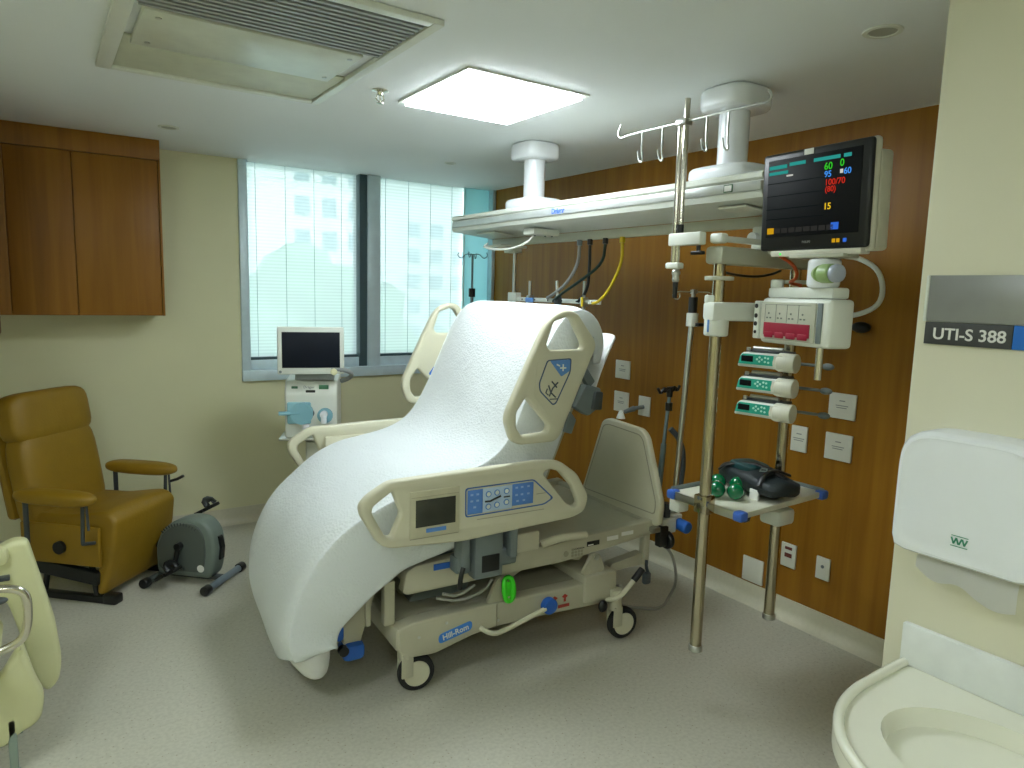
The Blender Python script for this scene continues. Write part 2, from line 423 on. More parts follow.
# outside: tower block and trees far below the sky
t = thing('apartment_tower', 'white tower block seen hazily through the blind of the left window pane', 'building', (11.0, 34, -12))
G().box((9.3, 32, -12), (13.3, 38, 14)).obj('facade', mat('tower_white', (250, 250, 246), .8), t)
g = G()
for zi in range(-3, 9):
    for xi in range(3):
        g.box((9.7+xi*1.25, 31.95, zi*1.5+.3), (10.35+xi*1.25, 32.05, zi*1.5+1.15))
o = g.obj('tower_window', mat('tower_glass', (120, 150, 165), .3), t)
t = thing('apartment_block', 'lower pale block seen hazily through the right window pane', 'building', (22, 40, -12))
G().box((17.6, 38, -12), (24.5, 44, 6.2)).obj('facade', mat('block_pale', (214, 220, 214), .8), t)
g = G()
for zi in range(-3, 4):
    for xi in range(4): g.box((18.1+xi*1.5, 37.95, zi*1.5+.2), (18.9+xi*1.5, 38.05, zi*1.5+1.0))
g.obj('tower_window', MATS['tower_glass'], t)
foliage = mat('foliage', (92, 128, 96), .8, var=.5, vscale=1.5, bump=.8, bscale=3)
for i, (x, y, z, r, lab) in enumerate([(6.4, 20, -.9, 3.3, 'big rounded tree in front of the white tower outside the window'), (1.0, 31, -4.4, 4.6, 'tree at the far left below the window blind'), (14.2, 27.0, -4.2, 4.0, 'tree outside behind the window mullion'), (25.0, 33, -3.6, 4.6, 'tree outside behind the right window pane')]):
    t = thing('broadleaf_tree', lab, 'tree', (x, y, -12), group='trees outside the window')
    g = G(); random.seed(i+3); 
    b = bmesh.new(); bmesh.ops.create_icosphere(b, subdivisions=4, radius=r)
    for v in b.verts:
        n_ = v.co.normalized(); v.co = v.co*(1+.22*noise.noise(n_*2.2+Vector((i*7, 0, 0)))+.09*noise.noise(n_*7)) + Vector((x, y, z))
    g.add(b); g.obj('crown', foliage, t)
    G().cyl((x, y, -12), (x, y, z-r*.4), .35, .22).obj('trunk', mat('bark', (90, 76, 60), .9), t)

# ------------------------------------------------------------------ ceiling fittings
def panel(name, x0, x1, y0, y1, lab, s=PANEL):
    t = thing(name, lab, 'ceiling light', ((x0+x1)/2, (y0+y1)/2, ZC-.03))
    g = G(); e = .022
    g.box((x0-e, y0-e, ZC-.008), (x1+e, y0, ZC-.0005)); g.box((x0-e, y1, ZC-.008), (x1+e, y1+e, ZC-.0005))
    g.box((x0-e, y0, ZC-.008), (x0, y1, ZC-.0005)); g.box((x1, y0, ZC-.008), (x1+e, y1, ZC-.0005))
    g.obj('frame', white, t)
    G().box((x0, y0, ZC-.022), (x1, y1, ZC-.0006), .004).obj('diffuser', emis('panel_glow_%d' % int(s), (240, 250, 255), s), t)
panel('ceiling_light_panel', 1.34, 1.865, 2.30, 2.85, 'glowing square ceiling light panel above the bed')
panel('ceiling_light_panel', -1.05, -.50, 1.05, 1.60, 'unseen square ceiling light panel added at the far left to brighten that side', PANEL*.9)  # added fill lamp out of view, lifts the left floor, wall and cabinets
panel('ceiling_light_panel', -.35, .20, -1.05, -.50, 'unseen square ceiling light panel added behind the viewer to brighten the pillar side', PANEL*.85)  # added fill lamp behind the camera, brightens pillar, dispenser and sink

# air conditioning cassette
t = thing('air_conditioner', 'large white ceiling air conditioning cassette with a slatted grille and screwed cover plate', 'air conditioner', (.65, 2.5, ZC-.06))
x0, x1, y0, y1 = .215, 1.045, 1.95, 3.10
zc = ZC-.020
g = G()
g.box((x0, y0, zc), (x0+.05, y1, ZC-.001), .003); g.box((x1-.035, y0, zc), (x1, y1, ZC-.001), .003)
g.box((x0+.0505, y1-.035, zc), (x1-.0355, y1, ZC-.001), .003); g.box((x0+.0505, y0, zc), (x1-.0355, y0+.035, ZC-.001), .003)
g.obj('outer_frame', white, t)
g = G()
g.box((x0+.05, y1-.42, ZC-.010), (x1-.035, y1-.035, ZC-.002), .002)
g.obj('deflector_panel', mat('cassette_cream', (196, 198, 176), .5), t)
g = G(); g.box((x0+.075, 2.36, ZC-.024), (x1-.09, 2.72, ZC-.004), .004)
cp = g.obj('cover_plate', mat('cassette_plate', (206, 210, 196), .3), t)
g = G()
for (x, y) in ((x0+.12, 2.67), (x0+.12, 2.41), (x1-.12, 2.67), (x1-.12, 2.41)): g.cyl((x, y, ZC-.027), (x, y, ZC-.024), .009)
g.obj('screw', steel, cp)
g = G()
g.box((x0+.05, y0+.035, ZC-.006), (x1-.035, 2.355, ZC-.003)); g.obj('grille_recess', dark_in, t)
g = G()
yy = y0+.05
while yy < 2.34:
    g.box((x0+.06, yy, ZC-.020), (x1-.045, yy+.015, ZC-.007)); yy += .030
g.obj('grille', metalgrille, t)

t = thing('fire_sprinkler', 'small chrome fire sprinkler hanging beside the light panel', 'sprinkler', (1.192, 2.771, ZC-.05))
G().lathe([(0, 0), (.032, 0), (.034, -.004), (.012, -.010), (.009, -.02), (0, -.02)], (1.192, 2.771, ZC)).obj('escutcheon', chrome, t)
g = G(); g.tube([(1.180, 2.771, ZC-.018), (1.174, 2.771, ZC-.035), (1.192, 2.771, ZC-.05), (1.210, 2.771, ZC-.035), (1.204, 2.771, ZC-.018)], .0025)
g.cyl((1.192, 2.771, ZC-.016), (1.192, 2.771, ZC-.05), .003); g.cyl((1.192, 2.771, ZC-.053), (1.192, 2.771, ZC-.05), .014); g.obj('spray_head', chrome, t)
def spot(x, y, r, lab, cat, nm):
    t = thing(nm, lab, cat, (x, y, ZC-.02))
    G().lathe([(r*.72, -.001), (r*.76, -.006), (r, -.005), (r*1.02, -.0005), (r*.7, -.0005)], (x, y, ZC)).obj('trim_ring', white, t)
    G().lathe([(0, -.003), (r*.72, -.003), (r*.72, -.0006), (0, -.0006)], (x, y, ZC)).obj('lens', mat('lens_grey', (168, 172, 160), .4), t)
spot(2.12, 1.215, .055, 'round recessed downlight in the ceiling near the pillar', 'ceiling light', 'recessed_downlight')
spot(.60, 4.115, .05, 'small flat round ceiling disc above the wall cabinets', 'ceiling fitting', 'ceiling_speaker')
spot(2.20, 4.01, .035, 'tiny round ceiling disc near the window', 'ceiling fitting', 'ceiling_sensor')

# ------------------------------------------------------------------ wall cabinets on the left
t = thing('wall_cabinet', 'wooden wall cabinet with tall flat doors hung under the ceiling', 'cabinet', (.2, 4.67, 1.41))
G().box((-.95, 4.54, 1.41), (.608, YB, ZC-.001)).obj('carcass', wood_cab, t)
G().box((-.95, 4.52, 2.288), (.608, 4.54, ZC-.001), .001).obj('fascia', wood_cab, t)
for a, b in ((-.95, -.53), (-.525, -.122), (-.117, .175), (.180, .592)):
    G().box((a, 4.52, 1.412), (b, 4.54, 2.281), .0015).obj('door', wood_cab, t)
G().box((.596, 4.52, 1.41), (.608, 4.54, 2.287), .001).obj('end_panel', wood_cab, t)
t = thing('wall_cabinet', 'darker wooden cabinet at the left edge meeting the wall cabinet at a corner', 'cabinet', (-.5, 4.1, 1.3))
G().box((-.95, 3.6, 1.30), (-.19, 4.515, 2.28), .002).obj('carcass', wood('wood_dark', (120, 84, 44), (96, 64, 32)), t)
G().box((-.19, 3.62, 1.32), (-.172, 4.505, 2.26), .002).obj('door', wood_cab, t)

# ------------------------------------------------------------------ pillar side: sign, dispenser, sink
AX = Vector((0, -1, 0)); AZ = Vector((0, 0, 1))      # text on walls facing -X
t = thing('room_sign', 'grey metal room sign reading UTI-S 388 on the cream pillar', 'sign', (XP, .7, 1.5))
G().box((XP-.008, .42, 1.559), (XP-.0008, .828, 1.666), .001).obj('upper_plate', sign_m, t)
G().box((XP-.010, .646, 1.506), (XP-.0008, .828, 1.558), .001).obj('name_strip', mat('sign_charcoal', (58, 60, 60), .5), t)
G().text('UTI-S 388', (XP-.0106, .733, 1.530), AX, AZ, .037, bold=.0006).obj('lettering', mat('letter_white', (228, 228, 224), .5), t)
G().box((XP-.010, .42, 1.506), (XP-.0008, .645, 1.558), .001).obj('blue_strip', mat('sign_blue', (30, 110, 200), .5), t)
G().box((XP-.012, .828, 1.559), (XP-.0008, .834, 1.666), .001).obj('edge_clip', white, t)

t = thing('paper_towel_dispenser', 'white rounded plastic paper towel dispenser on the pillar above the sink', 'towel dispenser', (XP, .67, 1.02))
g = G()
# rounded front shell: profile in Y-Z, swept outwards from the wall with shrinking outline
def shell(levels, yc, zc_, w0, h0, p=5.0, n=56):
    R = []
    for (x, sw, sh, dz) in levels:
        ring = []
        for k in range(n):
            a = 2*PI*k/n; c, s_ = math.cos(a), math.sin(a)
            pw = p if s_ > 0 else 14
            rr_ = (abs(c)**pw+abs(s_)**pw)**(-1/pw)
            ring.append(g.bm.verts.new((x, yc+w0*sw*c*rr_, zc_+dz+h0*sh*s_*rr_)))
        R.append(ring)
    for A, B in zip(R[:-1], R[1:]):
        for k in range(n): g.bm.faces.new((A[k], A[(k+1) % n], B[(k+1) % n], B[k]))
    g.bm.faces.new(R[-1]); g.bm.faces.new(R[0][::-1])
shell([(XP-.001, 1, 1, 0), (XP-.075, 1, 1, 0), (XP-.093, .985, .985, 0), (XP-.103, .95, .95, 0), (XP-.106, .90, .91, 0), (XP-.1045, .86, .87, .005), (XP-.1045, .80, .80, .008), (XP-.107, .74, .74, .008), (XP-.108, .5, .5, .008)], .667, 1.170, .150, .145)
g.obj('housing', white_g, t)
g = G(); yy0 = .663; zz0 = 1.086
g.box((XP-.1092, yy0-.017, zz0+.010), (XP-.108, yy0+.017, zz0+.0115)); g.box((XP-.1092, yy0-.017, zz0-.013), (XP-.108, yy0+.017, zz0-.0115))
for k, dx in enumerate((-.013, -.008, -.002, .004, .009, .014)):
    g.box((XP-.1092, yy0+dx-.0016, zz0-.008), (XP-.108, yy0+dx+.0016, zz0+.007), rot=Matrix.Rotation(.35*(-1)**k, 3, 'X'))
g.obj('emblem', mat('emblem_green', (60, 140, 110), .5), t)
g = G(); N = 26
def towel(u):
    y = .765-.205*u; z = 1.0 - .012 - .035*min(1, u*1.6)-.018*math.sin(u*9)*(1-u*.4); return y, z
A = []; B = []
for k in range(N+1):
    u = k/N; y, z = towel(u); dx = .010*math.sin(u*8)
    A.append((XP-.055+dx*.2, y, 1.032)); B.append((XP-.070+dx, y, z))
va = [g.bm.verts.new(p) for p in A]; vm = [g.bm.verts.new(((Vector(p)+Vector(q))/2+Vector((-.005, 0, 0)))) for p, q in zip(A, B)]; vb = [g.bm.verts.new(p) for p in B]
for k in range(N):
    g.bm.faces.new((va[k], va[k+1], vm[k+1], vm[k])); g.bm.faces.new((vm[k], vm[k+1], vb[k+1], vb[k]))
bmesh.ops.solidify(g.bm, geom=g.bm.faces[:], thickness=.002)
single('paper_towel', g, paper, 'white paper towel sheet hanging out under the dispenser', 'paper towel')

# sink: solid surface counter with bowl, rounded corner and apron
t = thing('wash_basin', 'cream solid surface sink counter with rounded corner, raised rim and round bowl beside the pillar', 'sink', (1.45, .4, 0))
ztop = .715
outl = [(XP-.002, .803), (1.62, .803), (1.5, .800), (1.40, .775), (1.31, .72), (1.245, .64), (1.215, .54), (1.21, .42), (1.21, -.35), (XP-.002, -.35)]
def smooth2(pl, it=2):
    P = [Vector(p) for p in pl]
    for _ in range(it):
        Q = [P[0]]
        for a, b in zip(P[:-1], P[1:]): Q += [a*.75+b*.25, a*.25+b*.75]
        Q.append(P[-1]); P = Q
    return P
ol = [outl[0]]+[tuple(v) for v in smooth2(outl[1:9], 2)]+[outl[9]]
bowl = [(1.49+.165*math.cos(a), .50+.20*math.sin(a)) for a in [2*PI*k/40 for k in range(40)]]
g = G(); g.prism(ol, (0, 0, ztop-.02), (1, 0, 0), (0, 1, 0), .04, holes=[bowl], bev=0); g.obj('countertop', seat_w, t)
g = G(); prof = [(1.0, ztop), (.97, ztop-.02), (.90, ztop-.07), (.75, ztop-.115), (.45, ztop-.14), (.12, ztop-.148), (0, ztop-.148)]
R = []
for (s_, z) in prof:
    R.append([g.bm.verts.new((1.49+.165*s_*math.cos(2*PI*k/40), .50+.20*s_*math.sin(2*PI*k/40), z)) for k in range(40)] if s_ else [g.bm.verts.new((1.49, .5, z))])
for A, B in zip(R[:-1], R[1:]):
    for k in range(40):
        if len(B) == 1: g.bm.faces.new((A[k], A[(k+1) % 40], B[0]))
        else: g.bm.faces.new((A[k], A[(k+1) % 40], B[(k+1) % 40], B[k]))
g.obj('bowl', seat_w, t)
g = G(); rim = [(p[0], p[1], ztop+.002) for p in ol[1:-1]]
rim2 = [(max(1.222, p[0]+.0), p[1]-.012, ztop+.004) for p in ol[:-1]]
g.tube(rim2, .0115, n=12); g.obj('raised_rim', seat_w, t)
g = G(); inn = [(p[0]+.018 if p[0] < 1.6 else p[0], p[1]-.016) for p in ol[:-1]]+[(XP-.002, -.34)]
g.prism([(min(x, XP-.002), y) for x, y in inn], (0, 0, ztop-.04-.155), (1, 0, 0), (0, 1, 0), .31); 
g.obj('apron', seat_w, t)
g = G(); g.box((XP-.02, -.35, ztop), (XP-.002, .803, ztop+.104), .003); g.obj('backsplash', mat('backsplash_white', (226, 230, 226), .3), t)

# ------------------------------------------------------------------ wall plates on the wood wall
def plate(y0, y1, z0, z1, lab, kind='marks', grp='square wall plates beside the head of the bed', nm='wall_plate', cat='wall plate'):
    t = thing(nm, lab, cat, (XW-.006, (y0+y1)/2, z0), group=grp)
    G().box((XW-.010, y0, z0), (XW-.0005, y1, z1), .002).obj('cover', wplate, t)
    yc = (y0+y1)/2; zc_ = (z0+z1)/2
    if kind == 'marks':
        g = G(); g.box((XW-.0108, yc-.014, zc_+.022), (XW-.0098, yc+.014, zc_+.027)); g.box((XW-.0108, yc-.03, zc_), (XW-.0098, yc+.03, zc_+.004)); g.box((XW-.0108, yc-.024, zc_-.01), (XW-.0098, yc+.026, zc_-.006))
        g.obj('printed_mark', mat('print_grey', (150, 152, 145), .7), t)
    if kind == 'socket':
        g = G(); g.box((XW-.0115, yc-.02, zc_+.03), (XW-.0098, yc+.02, zc_+.045), .002); g.box((XW-.0115, yc-.02, zc_-.01), (XW-.0098, yc+.02, zc_+.012), .004)
        g.obj('socket', mat('socket_dark', (110, 50, 40), .5), t)
    if kind == 'switch':
        G().cyl((XW-.013, yc, zc_+.01), (XW-.0098, yc, zc_+.01), .008).obj('button', grey, t)
    return t
plate(3.19, 3.32, 1.075, 1.19, 'upper of the two square white wall plates behind the bed')
plate(3.19, 3.32, .862, .99, 'lower square white wall plate behind the bed above the headboard')
plate(3.0, 3.097, .868, .988, 'white gas outlet wall plate with a grey adapter above the headboard', 'none', None, 'gas_outlet', 'gas outlet')
plate(1.715, 1.846, 1.06, 1.178, 'upper right square white wall plate, nearest the pillar')
plate(1.717, 1.848, .863, .988, 'lower right square white wall plate, nearest the pillar')
plate(1.943, 2.029, .864, .99, 'narrower white wall plate left of the two at the right')
plate(2.13, 2.255, .114, .245, 'blank square white wall plate low above the baseboard', 'none')
plate(1.95, 2.033, .269, .39, 'white wall socket plate with two dark openings beside the rear support tube', 'socket', None, 'wall_socket', 'socket')
plate(1.770, 1.84, .272, .381, 'rounded white wall switch plate with one button, nearest the pillar', 'switch', None, 'wall_switch', 'switch')
t = thing('gas_adapter', 'grey gas adapter with a white triangular hook plugged into the wall outlet', 'adapter', (XW-.05, 3.06, .90))
g = G(); g.cyl((XW-.011, 3.05, .925), (XW-.07, 3.07, .915), .012); g.cyl((XW-.07, 3.07, .915), (XW-.13, 3.09, .895), .017, .012); g.obj('plug', grey, t)
G().lathe([(0, 0), (.028, 0), (.012, .045), (0, .05)], (XW-.15, 3.10, .855)).obj('cap', white, t)
g = G(); g.sph((XW-.035, 1.71, 1.487), .04, (.8, 1.05, .62)); g.cyl((XW-.04, 1.71, 1.487), (XW-.0008, 1.71, 1.487), .02)
single('wall_bumper', g, black, 'black oval knob fixed to the wood wall beside the module rack', 'wall knob')
g = G(); g.tube([(3.0, 1.80, 1.80), (3.0, 1.73, 1.79), (3.0, 1.64, 1.74), (3.0, 1.61, 1.65), (3.0, 1.63, 1.58), (3.0, 1.72, 1.54), (3.02, 1.82, 1.53), (3.055, 1.85, 1.53)], .011, smooth=2)
single('corrugated_hose', g, white, 'white curved hose looping against the wood wall behind the monitor', 'hose')

# ------------------------------------------------------------------ ceiling supply beam
t = thing('ceiling_supply_beam', 'long white ceiling-mounted medical supply beam carried by two columns over the head of the bed', 'medical supply beam', (2.27, 2.7, ZC))
by0, by1 = 1.588, 3.80
BX0, BX1 = 2.10, 2.42
g = G(); prof = [(BX0+.012, 2.045), (BX0, 2.036), (BX0, 2.022), (BX0+.010, 2.015), (BX0+.002, 1.972), (BX0+.012, 1.954), (BX1-.03, 1.928), (BX1, 1.935), (BX1+.03, 1.99), (BX1, 2.045)]
A = [g.bm.verts.new((p[0], by0, p[1])) for p in prof]; B = [g.bm.verts.new((p[0], by1-.0*(i), p[1])) for i, p in enumerate(prof)]
for k in range(len(prof)): k2 = (k+1) % len(prof); g.bm.faces.new((A[k], A[k2], B[k2], B[k]))
g.bm.faces.new(A[::-1]); g.bm.faces.new(B)
g.obj('beam', white, t)
g = G(); g.box((BX1-.025, by0, 1.882), (BX1, by1, 1.927), .005); g.obj('rear_rail', whgrey, t)
g = G(); g.box((BX0-.006, by0, 1.977), (BX0+.009, by1-.02, 2.010), .003); g.obj('front_rail', mat('rail_silver', (190, 194, 190), .35, .4), t)
g = G()
for yc in (1.87, 3.2):
    X_ = 2.28
    def ov(z0, z1, a, b, bev):
        gg = G(); pl = [(X_+a*math.copysign(abs(math.cos(q))**.6, math.cos(q)), yc+b*math.copysign(abs(math.sin(q))**.6, math.sin(q))) for q in [2*PI*k/36 for k in range(36)]]
        gg.prism(pl, (0, 0, (z0+z1)/2), (1, 0, 0), (0, 1, 0), z1-z0, bev=bev); return gg
    ov(2.315, ZC-.001, .115, .115, .018).obj('ceiling_cover', white_g, t)
    G().cyl((X_, yc, 2.06), (X_, yc, 2.35), .058, n=32).obj('column', white_g, t)
    gg = ov(2.045, 2.105, .125, .155, .02); gg.obj('column_foot', white_g, t)
lab_o = G().text('Dräger', (BX0-.0075, 2.735, 1.994), AX, AZ, .035, bold=.0012).obj('maker_name', mat('logo_blue', (70, 110, 200), .5), t)
gg = G().box((BX0-.003, 1.70, 2.016), (BX0+.004, 1.745, 2.044), .001); gg = G().box((BX0-.009, 1.705, 1.980), (BX0-.0062, 1.745, 2.008), .001); gg.obj('green_edged_label', mat('label_green', (40, 90, 50), .5), t)
G().box((BX0-.0100, 1.709, 1.984), (BX0-.0092, 1.741, 2.004)).obj('label_paper', paper, t)
for (ya, yb) in ((1.70, 1.83), (3.42, 3.62)):
    sgn = G().box((2.17, ya, 1.930), (2.30, yb, 1.938), .002, rot=Matrix.Rotation(.081, 3, 'Y')); sgn.obj('lamp_lens', mat('lamp_lens', (218, 220, 206), .3), t)
o = G().box((2.16, 3.02, 1.905), (2.33, 3.12, 1.938), .006).obj('outlet_box', white, t)
g = G(); g.sph((2.2, 3.07, 1.904), .006); g.sph((2.27, 3.07, 1.904), .006); g.sph((2.30, 3.05, 1.904), .006); g.obj('socket', grey, o)
for ya in (2.845, 2.725, 2.60, 2.93):
    col = {2.845: black, 2.725: black, 2.60: yel, 2.93: grey}[ya]
    G().cyl((2.395, ya, 1.885), (2.395, ya, 1.856), .014).obj('gas_outlet', col, t)

# hoses from the beam to the low rail behind the bed
def hose(pts, r, m, lab, nm='gas_hose', cat='hose', grp=None):
    g = G(); g.tube(pts, r, smooth=2); return single(nm, g, m, lab, cat, grp)
hose([(2.395, 2.93, 1.855), (2.40, 2.94, 1.76), (2.41, 3.05, 1.65), (2.42, 3.20, 1.585), (2.424, 3.24, 1.575)], .009, tubegr, 'grey gas hose hanging from the beam, leftmost of the four hoses')
hose([(2.395, 2.845, 1.855), (2.40, 2.845, 1.74), (2.41, 2.87, 1.62), (2.42, 2.94, 1.57), (2.424, 2.96, 1.56)], .008, black, 'black gas hose hanging almost straight from the beam')
hose([(2.395, 2.725, 1.855), (2.39, 2.73, 1.76), (2.38, 2.87, 1.68), (2.38, 3.05, 1.60), (2.41, 3.16, 1.56), (2.424, 3.18, 1.555)], .008, mat('dark_green_hose', (16, 44, 30), .4), 'dark green gas hose crossing behind the straight black hose')
hose([(2.395, 2.60, 1.855), (2.40, 2.60, 1.76), (2.41, 2.70, 1.62), (2.41, 2.78, 1.56), (2.424, 2.84, 1.552)], .008, yel, 'yellow gas hose hanging from the beam, rightmost of the four hoses')
hose([(2.19, 3.07, 1.90), (2.17, 3.10, 1.86), (2.15, 3.25, 1.83), (2.14, 3.42, 1.84), (2.16, 3.52, 1.86), (2.2, 3.54, 1.88)], .006, white, 'white call cable looping under the left end of the beam', 'call_cable', 'cable')

# drop pole with horizontal rail and flowmeters
t = thing('gas_rail', 'white horizontal equipment rail on a steel drop pole behind the raised backrest', 'equipment rail', (2.45, 3.2, 1.5))
g = G(); g.cyl((2.45, 3.62, 1.875), (2.45, 3.62, 1.40), .011); g.obj('drop_pole', steel, t)
g = G(); g.box((2.28, 3.52, 1.865), (2.47, 3.72, 1.881), .004); g.box((2.40, 3.57, 1.84), (2.47, 3.67, 1.866), .004); g.obj('pole_bracket', white, t)
g = G(); g.box((2.437, 2.80, 1.548), (2.452, 3.66, 1.572), .003); g.box((2.43, 3.57, 1.545), (2.47, 3.66, 1.60), .004); g.obj('rail', white, t)
g = G()
for k in range(6): g.cyl((2.4355, 2.86+k*.13, 1.560), (2.438, 2.86+k*.13, 1.560), .005)
g.obj('rail_hole', black, t)
for (y, lab, c2) in ((3.40, 'flowmeter tube clipped to the equipment rail, leftmost, with a pale blue clip', blue2), (3.13, 'flowmeter tube on the equipment rail, in the middle', grey), (2.90, 'flowmeter tube on the equipment rail, rightmost, with a yellow clip', yel)):
    f_ = thing('flowmeter', lab, 'flowmeter', (2.415, y, 1.5), group='flowmeters on the rail')
    G().cyl((2.415, y, 1.565), (2.415, y+(.012 if c2 is grey else 0), 1.67), .0085).obj('glass_tube', steel, f_)
    g = G(); g.box((2.40, y-.015, 1.535), (2.434, y+.015, 1.585), .004); g.cyl((2.415, y, 1.54), (2.415, y, 1.45), .009); g.obj('valve_body', dgrey if c2 is grey else steel, f_)
    if c2 is blue2: G().box((2.392, y-.06, 1.545), (2.40, y+.015, 1.572), .003).obj('clip', c2, f_)
    if c2 is yel: G().cyl((2.398, y-.006, 1.535), (2.398, y-.006, 1.585), .007).obj('clip', c2, f_)

# IV stand by the window
t = thing('infusion_stand', 'tall thin infusion stand with wire hooks standing by the right window edge', 'infusion stand', (2.55, 4.3, 0))
g = G(); g.cyl((2.55, 4.3, .06), (2.55, 4.3, 1.60), .012); g.cyl((2.55, 4.3, 1.55), (2.55, 4.3, 1.86), .008); g.obj('pole', mat('dull_steel', (120, 140, 145), .4, .7), t)
G().cyl((2.55, 4.3, 1.56), (2.55, 4.3, 1.62), .024).obj('clamp_knob', black, t)
for k in range(5):
    a = 2*PI*k/5; G().tube([(2.55, 4.3, .07), (2.55+.24*math.cos(a), 4.3+.24*math.sin(a), .055)], .012).cyl((2.55+.24*math.cos(a), 4.3+.24*math.sin(a), .0), (2.55+.24*math.cos(a), 4.3+.24*math.sin(a), .045), .02).obj('leg', MATS['dull_steel'], t)
for k in range(4):
    a = PI/4+PI/2*k; c, s_ = math.cos(a), math.sin(a)
    G().tube([(2.55, 4.3, 1.855), (2.55+.05*c, 4.3+.05*s_, 1.86), (2.55+.07*c, 4.3+.07*s_, 1.835), (2.55+.09*c, 4.3+.09*s_, 1.83), (2.55+.11*c, 4.3+.11*s_, 1.85), (2.55+.10*c, 4.3+.10*s_, 1.87)], .0035, smooth=1).obj('hook', MATS['dull_steel'], t)

# ------------------------------------------------------------------ hook pole hanging in front of the beam
HX = 2.005
t = thing('infusion_hook_pole', 'twin chrome tubes clamped to the beam with a crossbar of infusion hooks under the ceiling', 'infusion pole', (HX, 1.86, 1.6))
G().cyl((HX, 1.888, 1.72), (HX, 1.888, 2.235), .0105).obj('tube', chrome, t)
G().cyl((HX, 1.862, 1.86), (HX, 1.862, 2.32), .0105).obj('tube', chrome, t)
G().cyl((HX, 1.862, 1.835), (HX, 1.862, 1.868), .012).obj('end_cap', black, t)
G().cyl((HX, 1.870, 1.72), (HX, 1.870, 1.80), .009).obj('tube', chrome, t)
G().box((HX-.02, 1.85, 2.225), (HX+.02, 1.90, 2.25), .004).obj('top_clamp', steel, t)
g = G(); g.box((HX-.018, 1.75, 1.790), (HX+.018, 1.905, 1.836), .005); g.obj('clamp_block', white, t)
g = G(); g.cyl((HX, 1.77, 1.788), (HX, 1.77, 1.765), .008); g.box((HX-.01, 1.745, 1.755), (HX+.01, 1.80, 1.768), .004); g.obj('thumb_screw', black, t)
g = G(); g.box((HX-.018, 1.85, 1.705), (HX+.018, 1.915, 1.728), .006); g.obj('lower_collar', white, t)
g = G(); g.cyl((HX, 1.872, 1.705), (HX, 1.872, 1.665), .013); g.sph((HX, 1.872, 1.665), .014); g.sph((HX, 1.872, 1.69), .016); g.obj('coupling', steel, t)
G().cyl((HX, 1.872, 1.655), (HX, 1.872, 1.595), .010, .008).obj('tip', black, t)
bz = 2.240
g = G(); g.tube([(HX, 1.515, 2.275), (HX, 1.50, 2.255), (HX, 1.51, 2.238), (HX, 1.55, bz), (HX, 1.9, bz), (HX, 2.17, bz+.002), (HX, 2.215, bz-.006), (HX, 2.235, bz+.015), (HX, 2.215, bz+.05)], .0035, smooth=1); g.obj('crossbar', steel, t)
for y, zb in ((2.09, 2.135), (1.98, 2.125), (1.765, 2.13), (1.67, 2.12)):
    G().tube([(HX, y, bz), (HX, y, zb+.02), (HX, y-.008, zb-.005), (HX, y, zb-.012), (HX, y+.015, zb), (HX, y+.022, zb+.035)], .0035, smooth=1).obj('hook', steel, t)
# clamp train on the rear rail
t = thing('rail_clamp', 'white plastic rail clamps in a row under the right end of the beam', 'rail clamp', (2.2, 1.8, 1.83))
g = G(); g.box((2.02, 1.68, 1.795), (2.06, 1.735, 1.83), .008); g.box((2.06, 1.70, 1.803), (2.42, 1.73, 1.823), .004); g.box((2.34, 1.64, 1.80), (2.44, 1.80, 1.881), .008); g.obj('arm', white, t)
for y in (1.66, 1.78): G().cyl((2.315, y, 1.835), (2.345, y, 1.835), .022).obj('knob', white_g, t)

# ------------------------------------------------------------------ twin support tubes (equipment carrier)
PX1, PX2, PY = 2.07, 2.53, 1.72
t = thing('equipment_carrier', 'two long polished support tubes joined by a grey top arm under the beam', 'equipment carrier', (2.3, PY, 1.8))
for x, zl in ((PX1, .228), (PX2, .244)):
    o = G().cyl((x, PY, zl+.01), (x, PY, 1.74), .0225, n=24).obj('support_tube', bronze, t)
    G().cyl((x, PY, zl-.002), (x, PY, zl+.022), .027, n=24, bev=.003).obj('end_cap', steel, o)
    G().cyl((x, PY, 1.664), (x, PY, 1.678), .052, n=28, bev=.002).obj('collar_disc', whgrey, o)
g = G(); g.box((PX1-.04, PY-.04, 1.722), (PX2+.05, PY+.04, 1.785), .012); g.obj('top_arm', whgrey, t)
g = G(); g.box((2.30, PY-.05, 1.785), (2.46, PY+.05, 1.81), .006); g.cyl((2.40, PY+.01, 1.80), (2.40, PY+.01, 1.884), .03); g.obj('suspension_bracket', white, t)
o = G().cyl((PX1, PY, 1.46), (PX1, PY, 1.555), .044, n=28, bev=.008).obj('swivel_joint', white, t)
G().box((PX1-.046, PY-.004, 1.475), (PX1-.040, PY+.004, 1.52), .001).obj('blue_marker', blue2, o)
g = G(); g.box((PX1-.045, PY-.045, 1.517), (PX1+.17, PY+.03, 1.585), .012, rot=Matrix.Rotation(-.30, 3, 'Z'), piv=(PX1, PY, 1.5)); g.cyl((PX1-.015, PY+.02, 1.58), (PX1-.015, PY+.02, 1.61), .023, n=20, bev=.006); g.obj('swivel_arm', white, t)

